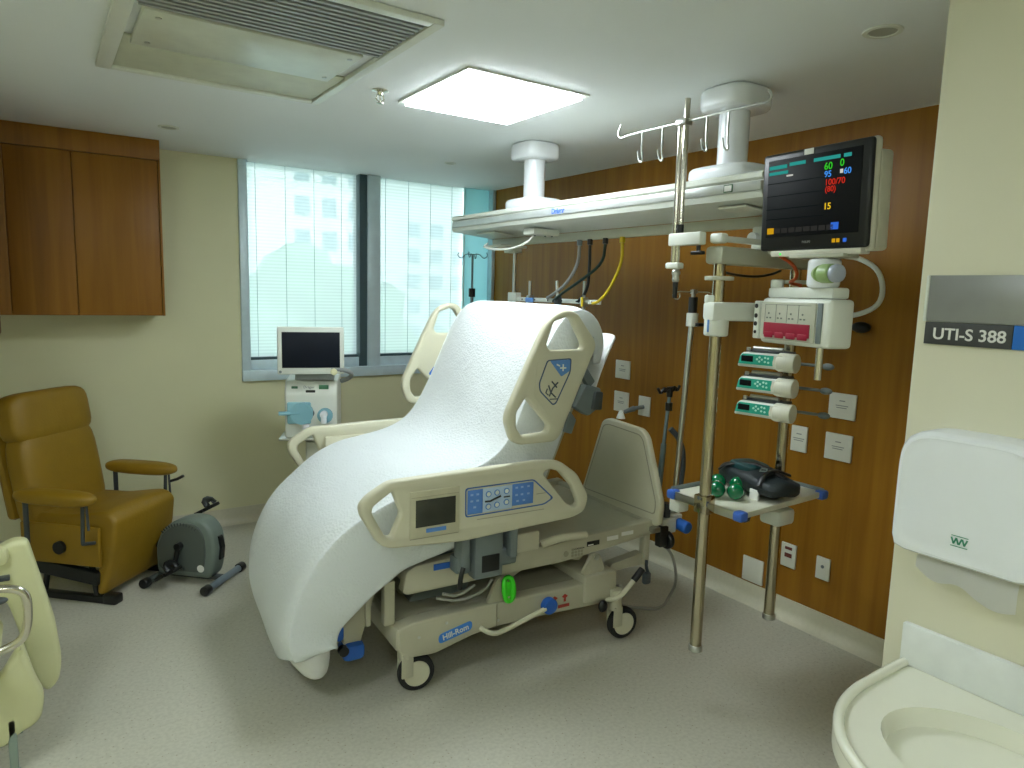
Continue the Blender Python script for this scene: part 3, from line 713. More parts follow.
# shelf
SZ = .815
t = thing('instrument_shelf', 'pale metal shelf with blue corner bumpers clamped between the two support tubes', 'shelf', (2.4, 1.76, .79))
shp = [(2.105, 1.575), (2.660, 1.600), (2.660, 1.925), (2.105, 1.925)]
hole2 = [(PX2+.029*math.cos(a), PY+.029*math.sin(a)) for a in [2*PI*k/20 for k in range(20)]]
G().prism(shp, (0, 0, SZ-.012), (1, 0, 0), (0, 1, 0), .022, holes=[hole2], bev=.002).obj('shelf_board', mat('shelf_cream', (216, 216, 196), .3), t)
g = G(); g.box((2.095, 1.575, SZ-.03), (2.107, 1.925, SZ+.002), .003); g.obj('front_rail', steel, t)
g = G(); g.box((2.655, 1.6, SZ-.028), (2.668, 1.925, SZ+.012), .003); g.box((2.105, 1.918, SZ-.022), (2.66, 1.928, SZ+.016), .003); g.obj('rear_rail', grey, t)
for (x, y) in ((2.11, 1.585), (2.11, 1.915), (2.655, 1.605), (2.655, 1.915)):
    G().box((x-.024, y-.022, SZ-.032), (x+.022, y+.020, SZ+.006), .010).obj('corner_bumper', mat('bumper_blue', (62, 104, 190), .4), t)
G().box((2.475, 1.67, SZ-.150), (2.59, 1.77, SZ-.080), .018).obj('tube_clamp', white, t)
G().box((2.13, 1.90, SZ-.095), (2.19, 1.955, SZ-.030), .006).obj('tube_clamp', white, t)
G().box((PX1-.028, PY-.03, SZ-.03), (2.094, PY+.03, SZ+.04), .004).obj('tube_grip', bronze, t)

# things on the shelf
def dumbbell(a, b, lab):
    t = thing('hand_dumbbell', lab, 'dumbbell', (a[0], a[1], SZ), group='green dumbbells on the shelf')
    for p in (a, b): G().sph(p, .033, n=18).obj('weight', green_g, t)
    G().cyl(a, b, .012).obj('grip', paper, t)
dumbbell((2.228, 1.704, SZ+.034), (2.325, 1.770, SZ+.034), 'small glossy green dumbbell in front, nearest the bag')
dumbbell((2.188, 1.762, SZ+.034), (2.285, 1.838, SZ+.034), 'small glossy green dumbbell partly behind the front support tube')
single('white_note', G().box((2.295, 1.650, SZ+.0), (2.305, 1.690, SZ+.042), .002), paper, 'small white paper block beside the green dumbbells', 'note block')
t = thing('kit_bag', 'black and dark teal nylon bag lying on the shelf', 'bag', (2.42, 1.72, SZ))
b = bmesh.new(); bmesh.ops.create_cube(b, size=2); bmesh.ops.subdivide_edges(b, edges=b.edges[:], cuts=7, use_grid_fill=True)
RB = Matrix.Rotation(math.radians(-15), 3, 'Z')
for v in b.verts:
    x, y, z = v.co
    n_ = (abs(x)**3.2+abs(y)**3.2+abs(z)**4)**(1/3.6) or 1
    x, y, z = x/n_, y/n_, z/n_
    hgt = .052*(1-.25*abs(x)**2)*(1-.35*max(0, -y))
    p = Vector((x*.092, y*.19, z*hgt + .0)); p += Vector((.006, .004, .010))*noise.noise(Vector((x, y, z))*2.2+Vector((3, 1, 0)))
    p = RB @ p; v.co = Vector((2.405, 1.735, SZ+.052))+p
for v in b.verts: v.co.z = max(v.co.z, SZ+.001)
g = G(); g.add(b); g.obj('body', bag_m, t)
def bagp(x, y, z): 
    p = RB @ Vector((x, y, z)); return Vector((2.405, 1.735, SZ+.052))+p
g = G()
b = bmesh.new(); bmesh.ops.create_cube(b, size=2); bmesh.ops.subdivide_edges(b, edges=b.edges[:], cuts=5, use_grid_fill=True)
for v in b.verts:
    x, y, z = v.co; n_ = (abs(x)**4+abs(y)**4+abs(z)**4)**(1/4) or 1
    v.co = bagp(x/n_*.060-.010, y/n_*.075+.045, z/n_*.020+.046)
g.add(b); g.obj('flap', bag_t, t)
g = G(); g.tube([bagp(-.09, -.12, .01), bagp(-.05, -.10, .052), bagp(.02, -.08, .058), bagp(.08, -.09, .035)], .006, smooth=2, flat=2.0)
g.tube([bagp(-.105, .12, .02), bagp(-.08, .10, .045), bagp(-.03, .02, .07), bagp(.0, -.06, .064), bagp(.02, -.14, .035)], .005, smooth=2, flat=2.2); g.obj('strap', black, t)
g = G(); g.tube([bagp(-.03, -.055, .062), bagp(-.05, -.07, .056), bagp(-.03, -.085, .056), bagp(-.015, -.07, .062)], .0028, closed=True); g.obj('buckle', grey, t)
# hooks below the shelf
g = G(); g.tube([(2.66, 2.00, .715), (2.66, 1.96, .72), (2.66, 1.95, .68), (2.66, 1.99, .66), (2.66, 1.95, .62), (2.66, 1.96, .58), (2.66, 2.0, .585), (2.66, 2.01, .61)], .011, smooth=1)
g.cyl((2.66, 1.96, .72), (2.66, 1.96, SZ-.024), .006); g.cyl((2.66, 1.99, .66), (2.66, 2.05, .665), .012)
single('cable_hook', g, black, 'black curled cable hook hanging below the shelf', 'hook')

# ------------------------------------------------------------------ module rack, upper arm, gimbal, monitor
azr = math.radians(14.3)
W = Vector((-math.sin(azr), -math.cos(azr), 0))       # towards the right of the rack as seen
D = Vector((math.cos(azr), -math.sin(azr), 0))        # away from the viewer
RO = Vector((2.105, 1.555, 1.53))                      # front left middle
Rr = Matrix((W, D, Vector((0, 0, 1)))).transposed()
def rbox(g, lo, hi, bev=0, seg=2):
    g2 = G(); g2.box(lo, hi, bev, seg=seg)
    for v in g2.bm.verts: v.co = RO + Rr @ v.co
    g.add(g2.bm); return g
t = thing('module_rack', 'white patient module rack with a maroon port strip mounted below the monitor', 'module rack', tuple(RO))
g = G(); rbox(g, (-.002, 0, -.080), (.318, .10, .075), .014, 3); g.obj('housing', white, t)
g = G(); rbox(g, (.005, -.006, -.066), (.262, .002, .062), .003); fp = g.obj('module_face', whgrey, t)
g = G(); rbox(g, (.028, -.0105, -.052), (.244, -.0062, -.008), .002)
for k in range(4): rbox(g, (.034+k*.0535, -.0125, -.060), (.076+k*.0535, -.0062, -.040), .003)
g.obj('port_strip', maroon, fp)
g = G()
for k in range(4):
    rbox(g, (.044+k*.0535, -.0072, .020), (.050+k*.0535, -.0062, .026)); rbox(g, (.036+k*.0535, -.0072, .005), (.044+k*.0535, -.0062, .010)); rbox(g, (.052+k*.0535, -.0072, .005), (.060+k*.0535, -.0062, .010)); rbox(g, (.028+k*.0535, -.0072, -.006), (.0288+k*.0535, -.0062, .054))
rbox(g, (.026, -.0072, .052), (.244, -.0062, .0532)); g.obj('printed_mark', mat('print_dark', (110, 118, 112), .6), fp)
g = G(); rbox(g, (.266, -.004, -.066), (.288, .002, .062), .003); g.obj('latch_column', grey, t)
g = G(); rbox(g, (-.030, -.008, -.068), (-.004, .05, .064), .004); sc_ = g.obj('connector_strip', white, t)
g = G()
for k, z in enumerate((.046, .012, -.016, -.045)):
    c = RO + Rr @ Vector((-.016, -.010, z)); g.cyl(c, c+Rr @ Vector((0, .006, 0)), .008 if k < 3 else .006)
g.obj('socket', black, sc_)
G().cyl(RO + Rr @ Vector((.215, .07, -.079)), RO + Rr @ Vector((.215, .07, -.19)), .012).obj('stub_tube', chrome, t)
g = G(); c0 = RO+Rr @ Vector((.18, .10, .075))
rbox(g, (-.01, .030, .076), (.290, .10, .112), .008); arm_ = g
t2 = thing('monitor_mount', 'white swivel arm with a ball gimbal and green ring carrying the monitor', 'monitor mount', tuple(RO+Vector((0, 0, .08))))
arm_.obj('arm', white, t2)
g = G(); g.cyl(RO+Rr @ Vector((.0, .06, .11)), RO+Rr @ Vector((.0, .06, .14)), .022, bev=.006); g.obj('arm_cap', white, t2)
gc = RO+Rr @ Vector((.225, .05, .155))
g = G(); g.cyl(gc+Vector((0, 0, -.045)), gc+Vector((0, 0, .05)), .050, n=28, bev=.014); g.obj('gimbal', white_g, t2)
g = G(); a_ = gc+Rr @ Vector((.03, -.035, 0)); b_ = a_+Rr @ Vector((.045, 0, 0)); g.cyl(gc+Rr @ Vector((.0, -.02, 0)), a_, .028, n=24); g.cyl(a_, b_, .030, n=28, bev=.005); g.obj('pivot_ring', mat('pale_green', (150, 178, 116), .4), t2)
g = G(); g.cyl(b_, b_+Rr @ Vector((.028, 0, 0)), .028, n=24, bev=.008); g.obj('knob', mat('pale_lilac_grey', (168, 176, 190), .3), t2)
# monitor
azm = math.radians(5.2)
Wm = Vector((-math.sin(azm), -math.cos(azm), 0)); Dm = Vector((math.cos(azm), -math.sin(azm), 0))
tilt = Matrix.Rotation(math.radians(0.2), 3, Dm)
tl2 = Matrix.Rotation(math.radians(2.5), 3, Wm)
MR = tilt @ tl2 @ Matrix((Wm, Dm, Vector((0, 0, 1)))).transposed()
MO = Vector((2.068, 1.371, 1.9235))
def mb_(g, lo, hi, bev=0, seg=2):
    g2 = G(); g2.box(lo, hi, bev, seg=seg)
    for v in g2.bm.verts: v.co = MO + MR @ v.co
    g.add(g2.bm); return g
def mp_(x, y, z): return MO + MR @ Vector((x, y, z))
g = G(); pt_ = gc+Vector((0, 0, .05))
g.cyl(pt_, Vector((pt_.x, pt_.y, 1.747)), .03); g.box((pt_.x-.05, pt_.y-.09, 1.735), (pt_.x+.04, pt_.y+.10, 1.747), .003); g.obj('tilt_plate', whgrey, t2)
t = thing('patient_monitor', 'large patient monitor with black bezel showing vital sign numbers, turned toward the room', 'monitor', tuple(MO+Vector((0, 0, -.17))))
hw, hh = .203, .160
g = G(); mb_(g, (-hw, .0, -hh), (hw, .022, hh), .012, 3); bz_ = g.obj('bezel', black, t)
g = G(); mb_(g, (-hw+.01, .022, -hh-.012), (hw+.001, .050, hh+.004), .012, 3); mb_(g, (-hw+.03, .050, -hh-.01), (hw-.006, .115, hh-.03), .012, 3); mb_(g, (-hw+.045, .004, -hh-.020), (hw-.02, .05, -hh-.0005), .004); g.obj('rear_housing', mat('monitor_beige', (206, 204, 186), .45), t)
g = G(); mb_(g, (-hw+.026, -.0016, -hh+.045), (hw-.030, .0004, hh-.022), .001); sc = g.obj('screen', dark_glass, t)
E_ = -.0022
def scr(nm, mt, rects):
    g = G()
    for (x0_, x1_, z0_, z1_) in rects: mb_(g, (x0_, E_-.0004, z0_), (x1_, E_+.0006, z1_))
    g.obj(nm, mt, sc)
cy = emis('glow_cyan', (60, 190, 180), .42); scr('status_bar', cy, [(-.172, -.100, .108, .120), (-.090, -.028, .112, .123), (.003, .098, .112, .123), (.110, .136, .112, .123), (-.172, -.095, .090, .100)])
scr('tool_bar', emis('glow_grey', (110, 110, 104), .12), [(-.140+k*.029, -.116+k*.029, -.102, -.086) for k in range(8)])
scr('yellow_key', emis('glow_yellow', (235, 180, 30), .5), [(-.170, -.143, -.104, -.084), (.085, .097, -.142, -.130), (.101, .112, -.142, -.130)])
scr('blue_key', emis('glow_blue', (60, 120, 235), .55), [(.078, .105, -.102, -.080), (.124, .136, -.142, -.130)])
scr('waveform', emis('glow_dim', (60, 80, 84), .12), [(-.178, .050, .062-.0006, .062+.0006), (-.178, .05, .02, .0212), (-.178, .05, -.0235, -.022), (-.178, .05, -.056, -.0548)])
scr('white_block', emis('glow_white', (225, 225, 215), .6), [(.100, .110, .066, .078), (-.10, -.075, .080, .085)])
XM = MR @ Vector((1, 0, 0)); ZM = MR @ Vector((0, 0, 1))
def mt(txt, x, z, size, m, nm='vital_number', sc_=None): G().text(txt, mp_(x, -.0030, z), XM, ZM, size, thick=.0003, bold=.0004).obj(nm, m, sc_ or sc)
gg_ = emis('glow_green', (60, 210, 50), .6); rd = emis('glow_red', (205, 50, 35), .6); yl = emis('glow_amber', (235, 195, 40), .7); bl_ = emis('glow_blue2', (70, 150, 240), .7)
mt('60', .058, .092, .030, gg_); mt('0', .106, .096, .030, gg_); mt('95', .058, .068, .026, bl_); mt('60', .126, .070, .026, bl_)
mt('100/70', .084, .043, .026, rd); mt('(80)', .070, .022, .024, rd); mt('15', .062, -.030, .028, yl)
mt('PHILIPS', -.01, -.136, .010, mat('logo_silver', (120, 122, 122), .4), 'maker_name', bz_)
g = G(); mb_(g, (-.035, -.0022, hh-.021), (.0, .0002, hh-.003), .001); g.obj('white_label', paper, bz_)
g = G(); mb_(g, (-hw+.085, .0015, -hh-.0140), (-hw+.091, .0040, -hh-.009)); g.obj('power_light', emis('led_green', (60, 240, 90), 1.2), t)
# orange cable looping below the monitor
g = G(); g.tube([mp_(-.15, .03, -.172), (2.20, 1.50, 1.72), (2.22, 1.50, 1.675), (2.25, 1.56, 1.662), (2.29, 1.53, 1.652)], .006, smooth=2)
single('orange_cable', g, orange, 'orange cable hanging from the left underside of the monitor', 'cable')
g = G(); g.tube([(2.10, 1.77, 1.716), (2.14, 1.775, 1.70), (2.22, 1.78, 1.69), (2.35, 1.775, 1.685), (2.45, 1.772, 1.70), (2.50, 1.770, 1.716)], .005, smooth=2)
single('power_cable', g, black, 'black cable sagging just below the grey top arm', 'cable')

# ------------------------------------------------------------------ syringe pumps
azp = math.radians(-10)
def make_pump(z, lab):
    O_ = Vector((2.32, 1.810, z+.020)); w_ = Vector((-math.sin(azp), -math.cos(azp), 0)); d_ = Vector((math.cos(azp), -math.sin(azp), 0))
    R_ = Matrix((w_, d_, Vector((0, 0, 1)))).transposed()
    t = thing('syringe_pump', lab, 'syringe pump', tuple(O_), group='syringe pumps stacked on the rear tube')
    def bx(g, lo, hi, bev=0):
        g2 = G(); g2.box(lo, hi, bev)
        for v in g2.bm.verts: v.co = O_+R_ @ v.co
        g.add(g2.bm); return g
    def pp(x, y, zz): return O_+R_ @ Vector((x, y, zz))
    g = G(); prof = [(0, -.030), (.004, -.034), (.165, -.034), (.165, .024), (.022, .024), (.010, .012)]
    g.prism(prof, pp(0, .05, 0), w_, Vector((0, 0, 1)), .10, bev=.006, rnd=.006); g.obj('body', white, t)
    g = G(); g.prism([(.006, -.022), (.150, -.022), (.150, .018), (.022, .018), (.012, .006)], pp(0, -.002, 0), w_, Vector((0, 0, 1)), .004); kp = g.obj('keypad', teal, t)
    bx(G(), (.018, -.0055, -.012), (.068, -.004, .011), .001).obj('display', dark_glass, kp)
    g = G()
    for (a, c) in ((.085, 0), (.095, .008), (.095, -.008), (.105, 0), (.118, .008), (.130, .006), (.118, -.008), (.132, -.010)):
        g.cyl(pp(a, -.0060, c), pp(a, -.004, c), .0042, n=12)
    g.obj('key', mat('key_mint', (190, 235, 220), .4), kp)
    g = G(); g.cyl(pp(.180, -.008, -.008), pp(.180, .07, -.008), .030, n=20); g.cyl(pp(.165, .02, -.006), pp(.235, .02, -.006), .037, n=32, bev=.004); g.obj('plunger_drive', mat('pump_cream', (212, 212, 194), .4), t)
    g = G(); bx(g, (.022, .02, .025), (.20, .085, .034), .002); g.obj('syringe_tray', dgrey, t)
    g = G(); g.cyl(pp(.035, .02, .030), pp(.035, .02, .043), .008); g.cyl(pp(.05, .035, .041), pp(.17, .035, .041), .008); g.obj('syringe', steel, t)
    g = G(); g.box((2.43, PY-.025, z-.02), (2.506, PY+.025, z+.02), .004); g.obj('clamp', grey, t)
    g = G(); a = Vector((2.53, PY-.026, z+.0)); g.cyl(a, a+Vector((.03, -.10, -.002)), .006); g.sph(a+Vector((.035, -.125, -.003)), .017, (1, 1.5, .8)); g.obj('clamp_handle', grey, t)
    return t
make_pump(1.345, 'syringe pump with teal keypad, top one of the stack of three')
make_pump(1.248, 'syringe pump with teal keypad, middle one of the stack of three')
make_pump(1.150, 'syringe pump with teal keypad, bottom one of the stack of three')

# ------------------------------------------------------------------ hospital bed (local axes: x towards the head, y to the far side)
BO = (1.184, 2.40, 0); BR = math.radians(-3.5)
bed = thing('hospital_bed', 'beige electric hospital bed raised into chair position with four side rails and casters', 'hospital bed', BO, BR)
UX = Vector((1, 0, 0)); VY = Vector((0, 1, 0))
def B(g, name, m, parent=bed, **k): return g.obj(name, m, parent, world=False, **k)
def plate_u(g, pts, v, th, holes=(), bev=0, rnd=0, hrnd=None): return g.prism(pts, (0, v, 0), UX, AZ, th, holes=holes, bev=bev, rnd=rnd, hrnd=hrnd)
# base
beam_p = [(-.085, .285), (-.02, .30), (.10, .302), (.36, .303), (.80, .298), (.98, .30), (.98, .185), (.81, .184), (.62, .193), (.35, .198), (.24, .186), (.07, .147), (-.03, .155), (-.085, .19)]
for v in (-.015, .795):
    g = G(); plate_u(g, beam_p, v, .07, bev=.008, rnd=.02); o = B(g, 'base_beam', beige2)
    if v < 0:
        g = G(); plate_u(g, [(.085, .185), (.235, .215), (.235, .255), (.085, .225)], -.0515, .003, rnd=.018); lo = B(g, 'maker_badge', mat('badge_blue', (60, 130, 215), .4), o)
        g = G(); g.text('Hill-Rom', (.16, -.0540, .220), Vector((.981, 0, .195)), Vector((-.195, 0, .981)), .033, bold=.0006); B(g, 'maker_lettering', white, o)
        g = G(); g.cyl((.12, -.053, .268), (.12, -.049, .268), .006); g.cyl((.0, -.053, .235), (.0, -.049, .235), .006); g.cyl((.36, -.053, .225), (.36, -.049, .225), .006); B(g, 'screw', steel, o)
        g = G()
        for uu_ in (.645, .70): g.prism([(0, -.011), (.016, 0), (0, .011), (-.016, 0)], (uu_, -.0515, .262), UX, AZ, .002); g.box((uu_-.006, -.0525, .238), (uu_+.006, -.0505, .252))
        g.box((.665, -.0525, .212), (.725, -.0505, .226)); B(g, 'red_marking', red, o)
        g = G(); g.box((.35, -.053, .20), (.3535, -.0500, .30)); B(g, 'panel_seam', taupe, o)
g = G(); g.box((-.07, .02, .25), (.97, .76, .297), .01); g.box((.02, .2, .297), (.30, .6, .34), .02); B(g, 'base_cover', taupe)
g = G(); g.box((.80, -.065, .205), (.985, .84, .335), .014); B(g, 'head_end_cover', beige2)
g = G(); g.box((-.095, -.045, .19), (.0, .82, .285), .014); B(g, 'foot_end_cover', beige2)
# casters
for cu_, cv_ in ((0.0, -.02), (1.02, -.07), (0.0, .80), (1.02, .80)):
    g = G(); g.cyl((cu_-.045, cv_, .15), (cu_-.045, cv_, .25), .030, n=20, bev=.004); g.box((cu_-.07, cv_-.028, .072), (cu_-.02, cv_-.020, .17), .006); g.box((cu_-.07, cv_+.020, .072), (cu_-.02, cv_+.028, .17), .006)
    fk = B(g, 'caster', beige2)
    g = G(); g.lathe([(.045, -.020), (.066, -.020), (.0745, -.012), (.0755, 0), (.0745, .012), (.066, .020), (.045, .020)], (cu_, cv_, .0765), axis=(.12, 1, 0), n=36); B(g, 'tyre', rubber, fk)
    g = G(); g.lathe([(0, -.024), (.05, -.023), (.056, -.017), (.056, .017), (.05, .023), (0, .024)], (cu_, cv_, .0765), axis=(.12, 1, 0), n=36); B(g, 'wheel_hub', beige, fk)
# lift linkage
for v in (-.03, .77):
    g = G(); plate_u(g, [(.31, .30), (.46, .30), (.405, .405), (.36, .405)], v, .02, rnd=.02); plate_u(g, [(.80, .335), (.93, .335), (.895, .425), (.855, .425)], v, .02, rnd=.02); br = B(g, 'lift_bracket', beige2)
    g = G(); g.cyl((.385, v-.018, .392), (.385, v+.018, .392), .013); g.cyl((.875, v-.018, .41), (.875, v+.018, .41), .013); B(g, 'pivot_bolt', steel, br)
for v in (.06, .70):
    g = G(); plate_u(g, [(.38, .36), (.42, .33), (.66, .44), (.62, .47)], v, .03, rnd=.01); plate_u(g, [(.84, .37), (.88, .40), (.62, .48), (.58, .45)], v, .03, rnd=.01); B(g, 'lift_arm', beige2)
g = G(); plate_u(g, [(.02, .30), (.30, .30), (.33, .42), (.10, .38)], .30, .34, rnd=.03); B(g, 'lift_motor_cover', grey)
# upper frame
for v in (.0, .80):
    g = G(); plate_u(g, [(-.06, .42), (-.045, .50), (-.01, .52), (.24, .535), (.39, .52), (.62, .50), (.70, .505), (.83, .512), (1.25, .530), (1.26, .465), (.97, .435), (.70, .412), (.30, .41), (-.04, .408)], v, .05, bev=.005, rnd=.012); uf = B(g, 'upper_frame', beige2)
    if v == 0:
        g = G(); g.box((.83, -.0275, .462), (.90, -.0255, .484)); g.box((.76, -.0275, .46), (.815, -.0255, .463)); B(g, 'dark_label', black, uf)
        g = G(); g.box((.945, -.0275, .470), (1.01, -.0255, .490)); g.box((1.03, -.0275, .480), (1.10, -.0255, .498)); g.box((.835, -.0285, .4645), (.865, -.0276, .470)); B(g, 'white_label', paper, uf)
        g = G(); 
        for k in range(4):
            for j in range(3): g.box((.745+k*.017, -.0275, .428+j*.014), (.757+k*.017, -.0255, .438+j*.014))
        B(g, 'vent_slots', taupe, uf)
        g = G(); g.cyl((.715, -.0285, .447), (.715, -.0255, .447), .013); g.cyl((.22, -.0285, .47), (.22, -.0255, .47), .008); B(g, 'screw', taupe, uf)
g = G(); g.box((.55, .027, .485), (1.24, .773, .505), .006); g.box((1.21, -.02, .455), (1.255, .82, .52), .008); g.box((-.05, .02, .45), (.02, .78, .50), .008); B(g, 'deck', beige2)
g = G(); g.tube([(.58, -.03, .515), (.66, -.06, .545), (.80, -.05, .53)], .018, smooth=2); g.box((.42, -.045, .50), (.56, -.027, .585), .012); B(g, 'rail_hinge', beige)
g = G(); g.tube([(.25, -.04, .40), (.17, -.05, .37), (.10, -.05, .395)], .006, smooth=1); g.tube([(.08, -.035, .375), (.18, -.045, .345), (.30, -.04, .365), (.33, -.04, .41)], .006, smooth=1); B(g, 'cable', tubegr)
# articulated deck sections carrying the mattress
angb = math.radians(67)
g = G(); g.box((.55, .02, .60), (-.10, .86, .625), .006); B(g, 'seat_deck', beige2)
Bd = Vector((math.cos(angb), 0, math.sin(angb)))       # along the backrest
Bn = Vector((math.sin(angb), 0, -math.cos(angb)))      # behind the backrest
Rb = Matrix((Bd, VY, Bn)).transposed()
def bbox(g, lo, hi, bev=0, O_=Vector((.62, 0, .80))):
    g2 = G(); g2.box(lo, hi, bev)
    for v in g2.bm.verts: v.co = O_+Rb @ v.co
    g.add(g2.bm); return g
g = G(); bbox(g, (-.12, .14, .085), (.50, .76, .105), .008); B(g, 'back_deck', beige2)
g = G(); plate_u(g, [(.70, 1.12), (.755, 1.215), (.838, 1.195), (.832, 1.11), (.775, 1.075)], -.045, .05, bev=.006, rnd=.012); plate_u(g, [(.735, 1.27), (.765, 1.29), (.815, 1.225), (.785, 1.195)], -.04, .03, bev=.003, rnd=.006); plate_u(g, [(.665, 1.01), (.690, 1.10), (.722, 1.06), (.70, 1.0)], -.04, .03, bev=.003, rnd=.006); gb = B(g, 'back_rail_bracket', grey)
g = G(); plate_u(g, [(.785, 1.105), (.80, 1.185), (.842, 1.18), (.838, 1.10)], -.058, .05, bev=.005, rnd=.01); B(g, 'latch_cover', dgrey, gb)
g = G(); plate_u(g, [(-.24, .60), (-.12, .60), (-.13, .42), (-.17, .30), (-.20, .20), (-.265, .20), (-.29, .42)], .10, .06, bev=.006, rnd=.015); plate_u(g, [(-.24, .60), (-.12, .60), (-.13, .42), (-.17, .30), (-.20, .20), (-.265, .20), (-.29, .42)], .55, .06, bev=.006, rnd=.015); fs = B(g, 'foot_section', beige2)
for v in (.09, .55):
    g = G(); g.box((-.275, v-.05, .145), (-.185, v+.05, .215), .022); g.box((-.31, v-.04, .235), (-.268, v+.04, .30), .015); B(g, 'corner_bumper', blue, fs)
g = G(); g.cyl((-.275, .035, .20), (-.275, .06, .20), .02); B(g, 'roller', black, fs)
g = G(); g.box((-.13, -.01, .29), (-.085, .03, .47), .006); g.box((-.20, .0, .30), (-.18, .02, .44), .004); B(g, 'foot_strut', beige2)

# side rails
head_o = [(.316, 1.135), (.311, 1.095), (.338, 1.02), (.376, 1.0), (.544, 1.0), (.570, 1.023), (.735, 1.385), (.726, 1.415), (.632, 1.527), (.582, 1.537), (.522, 1.517), (.482, 1.475), (.422, 1.357)]
hh1 = [(.520, 1.488), (.585, 1.508), (.606, 1.500), (.668, 1.400), (.664, 1.375), (.504, 1.375), (.488, 1.395)]
hh2 = [(.399, 1.190), (.510, 1.072), (.503, 1.042), (.387, 1.036), (.359, 1.07), (.357, 1.131)]
foot_o = [(-.278, .835), (-.251, .868), (-.167, .915), (.113, .922), (.473, .927), (.572, .917), (.664, .854), (.728, .748), (.711, .684), (.647, .664), (.139, .643), (-.166, .663), (-.208, .689), (-.272, .800)]
fh1 = [(-.155, .877), (-.121, .79), (-.158, .705), (-.181, .712), (-.230, .803), (-.228, .828)]
fh2 = [(.492, .873), (.524, .888), (.574, .872), (.640, .802), (.677, .722), (.658, .707), (.613, .730), (.552, .802)]
def rail(o_, holes, v, near, head):
    g = G(); plate_u(g, o_, v, .040, holes=holes, bev=.011, rnd=.024, hrnd=.012); r = B(g, 'head_side_rail' if head else 'foot_side_rail', beige)
    s = -1 if near else 1; vf = v-.0205
    if head:
        g = G(); plate_u(g, [(.445, 1.338), (.640, 1.338), (.600, 1.30), (.545, 1.115), (.515, 1.10), (.435, 1.19)], vf, .002, rnd=.02); 
        B(g, 'recessed_panel', beige, r) if near else g.bm.free()
        if near:
            st = [(.490, 1.337), (.608, 1.342), (.606, 1.285), (.540, 1.158), (.524, 1.152), (.458, 1.212), (.453, 1.245)]
            st2 = [(.494, 1.333), (.603, 1.337), (.601, 1.287), (.538, 1.165), (.525, 1.158), (.463, 1.215), (.459, 1.245)]
            g = G(); plate_u(g, st, vf-.0015, .0015, holes=[st2], rnd=.012); B(g, 'sticker_outline', mat('outline_blue', (70, 90, 120), .5), r)
            g = G(); plate_u(g, [(.503, 1.334), (.602, 1.336), (.601, 1.29), (.560, 1.268)], vf-.0018, .0015, rnd=.006); B(g, 'control_sticker', blue2, r)
            g = G(); g.box((.552, vf-.0035, 1.300), (.582, vf-.0026, 1.306)); g.box((.564, vf-.0035, 1.290), (.570, vf-.0026, 1.318)); g.tube([(.535, vf-.003, 1.318), (.550, vf-.003, 1.312)], .003); B(g, 'sticker_symbol', white, r)
            g = G()
            g.tube([(.500, vf-.002, 1.235), (.512, vf-.002, 1.205), (.536, vf-.002, 1.185)], .003); g.tube([(.545, vf-.002, 1.245), (.520, vf-.002, 1.222), (.505, vf-.002, 1.19)], .003)
            g.tube([(.515, vf-.002, 1.250), (.540, vf-.002, 1.225)], .003); g.box((.508, vf-.0025, 1.176), (.548, vf-.001, 1.180)); g.tube([(.495, vf-.002, 1.222), (.488, vf-.002, 1.205), (.500, vf-.002, 1.196)], .0025); B(g, 'pictogram', mat('pictogram_ink', (70, 80, 90), .6), r)
        else:
            g = G(); plate_u(g, [(.46, 1.16), (.53, 1.25), (.55, 1.20), (.49, 1.12)], v-.0215, .002, rnd=.006); B(g, 'control_sticker', blue, r)
    return r
rn = rail(head_o, [hh1, hh2], -.14, True, True)
rf = rail(foot_o, [fh1, fh2], -.14, True, False)
rail(head_o, [hh1, hh2], .95, False, True)
r4 = rail(foot_o, [fh1, fh2], .95, False, False)
g = G(); g.box((-.10, .905, .735), (.11, .93, .865), .008); B(g, 'back_panel', beige, r4)
g = G(); plate_u(g, [(.10, .83), (.20, .83), (.20, .77), (.10, .77)], .929, .002, rnd=.004); B(g, 'control_sticker', blue, r4)
vf = -.1605
g = G(); g.box((-.090, vf-.006, .688), (.112, vf+.001, .868), .005); hs = B(g, 'display_housing', mat('panel_beige', (190, 186, 158), .4), rf)
g = G(); g.box((-.068, vf-.0080, .730), (.094, vf-.0055, .834), .002); B(g, 'display', olive_scr, rf)
g = G(); g.box((-.026, vf-.0085, .706), (.056, vf-.0055, .722), .005); B(g, 'display_button', blue2, rf)
g = G(); g.box((-.085, vf-.0070, .844), (.107, vf-.0058, .846)); g.box((-.088, vf+.0002, .684), (.112, vf+.001, .688)); B(g, 'housing_seam', taupe, rf)
pn = [(.136, .855), (.446, .856), (.546, .765), (.500, .742), (.138, .738)]
pi = [(.141, .850), (.443, .851), (.536, .766), (.496, .747), (.143, .743)]
g = G(); plate_u(g, pn, vf-.0005, .0016, holes=[pi], rnd=.014); B(g, 'control_outline', mat('outline_blue2', (70, 105, 165), .5), rf)
g = G(); g.box((.147, vf-.0018, .748), (.213, vf-.0002, .844), .003); g.box((.345, vf-.0018, .757), (.444, vf-.0002, .846), .003); B(g, 'blue_keypad', mat('keypad_blue', (84, 132, 206), .45), rf)
g = G(); g.box((.2135, vf-.0018, .750), (.3445, vf-.0002, .844), .002); B(g, 'pale_keypad', blue3, rf)
g = G()
for (a, c) in ((.237, .820), (.275, .822), (.318, .823), (.237, .770), (.275, .773), (.318, .778)): g.cyl((a, vf-.0045, c), (a, vf-.0015, c), .0125, n=18)
B(g, 'round_key', blue2, rf)
g = G()
for (a, c) in ((.237, .820), (.275, .822), (.318, .823), (.237, .770), (.275, .773), (.318, .778)): g.cyl((a, vf-.0050, c), (a, vf-.0040, c), .0085, n=18)
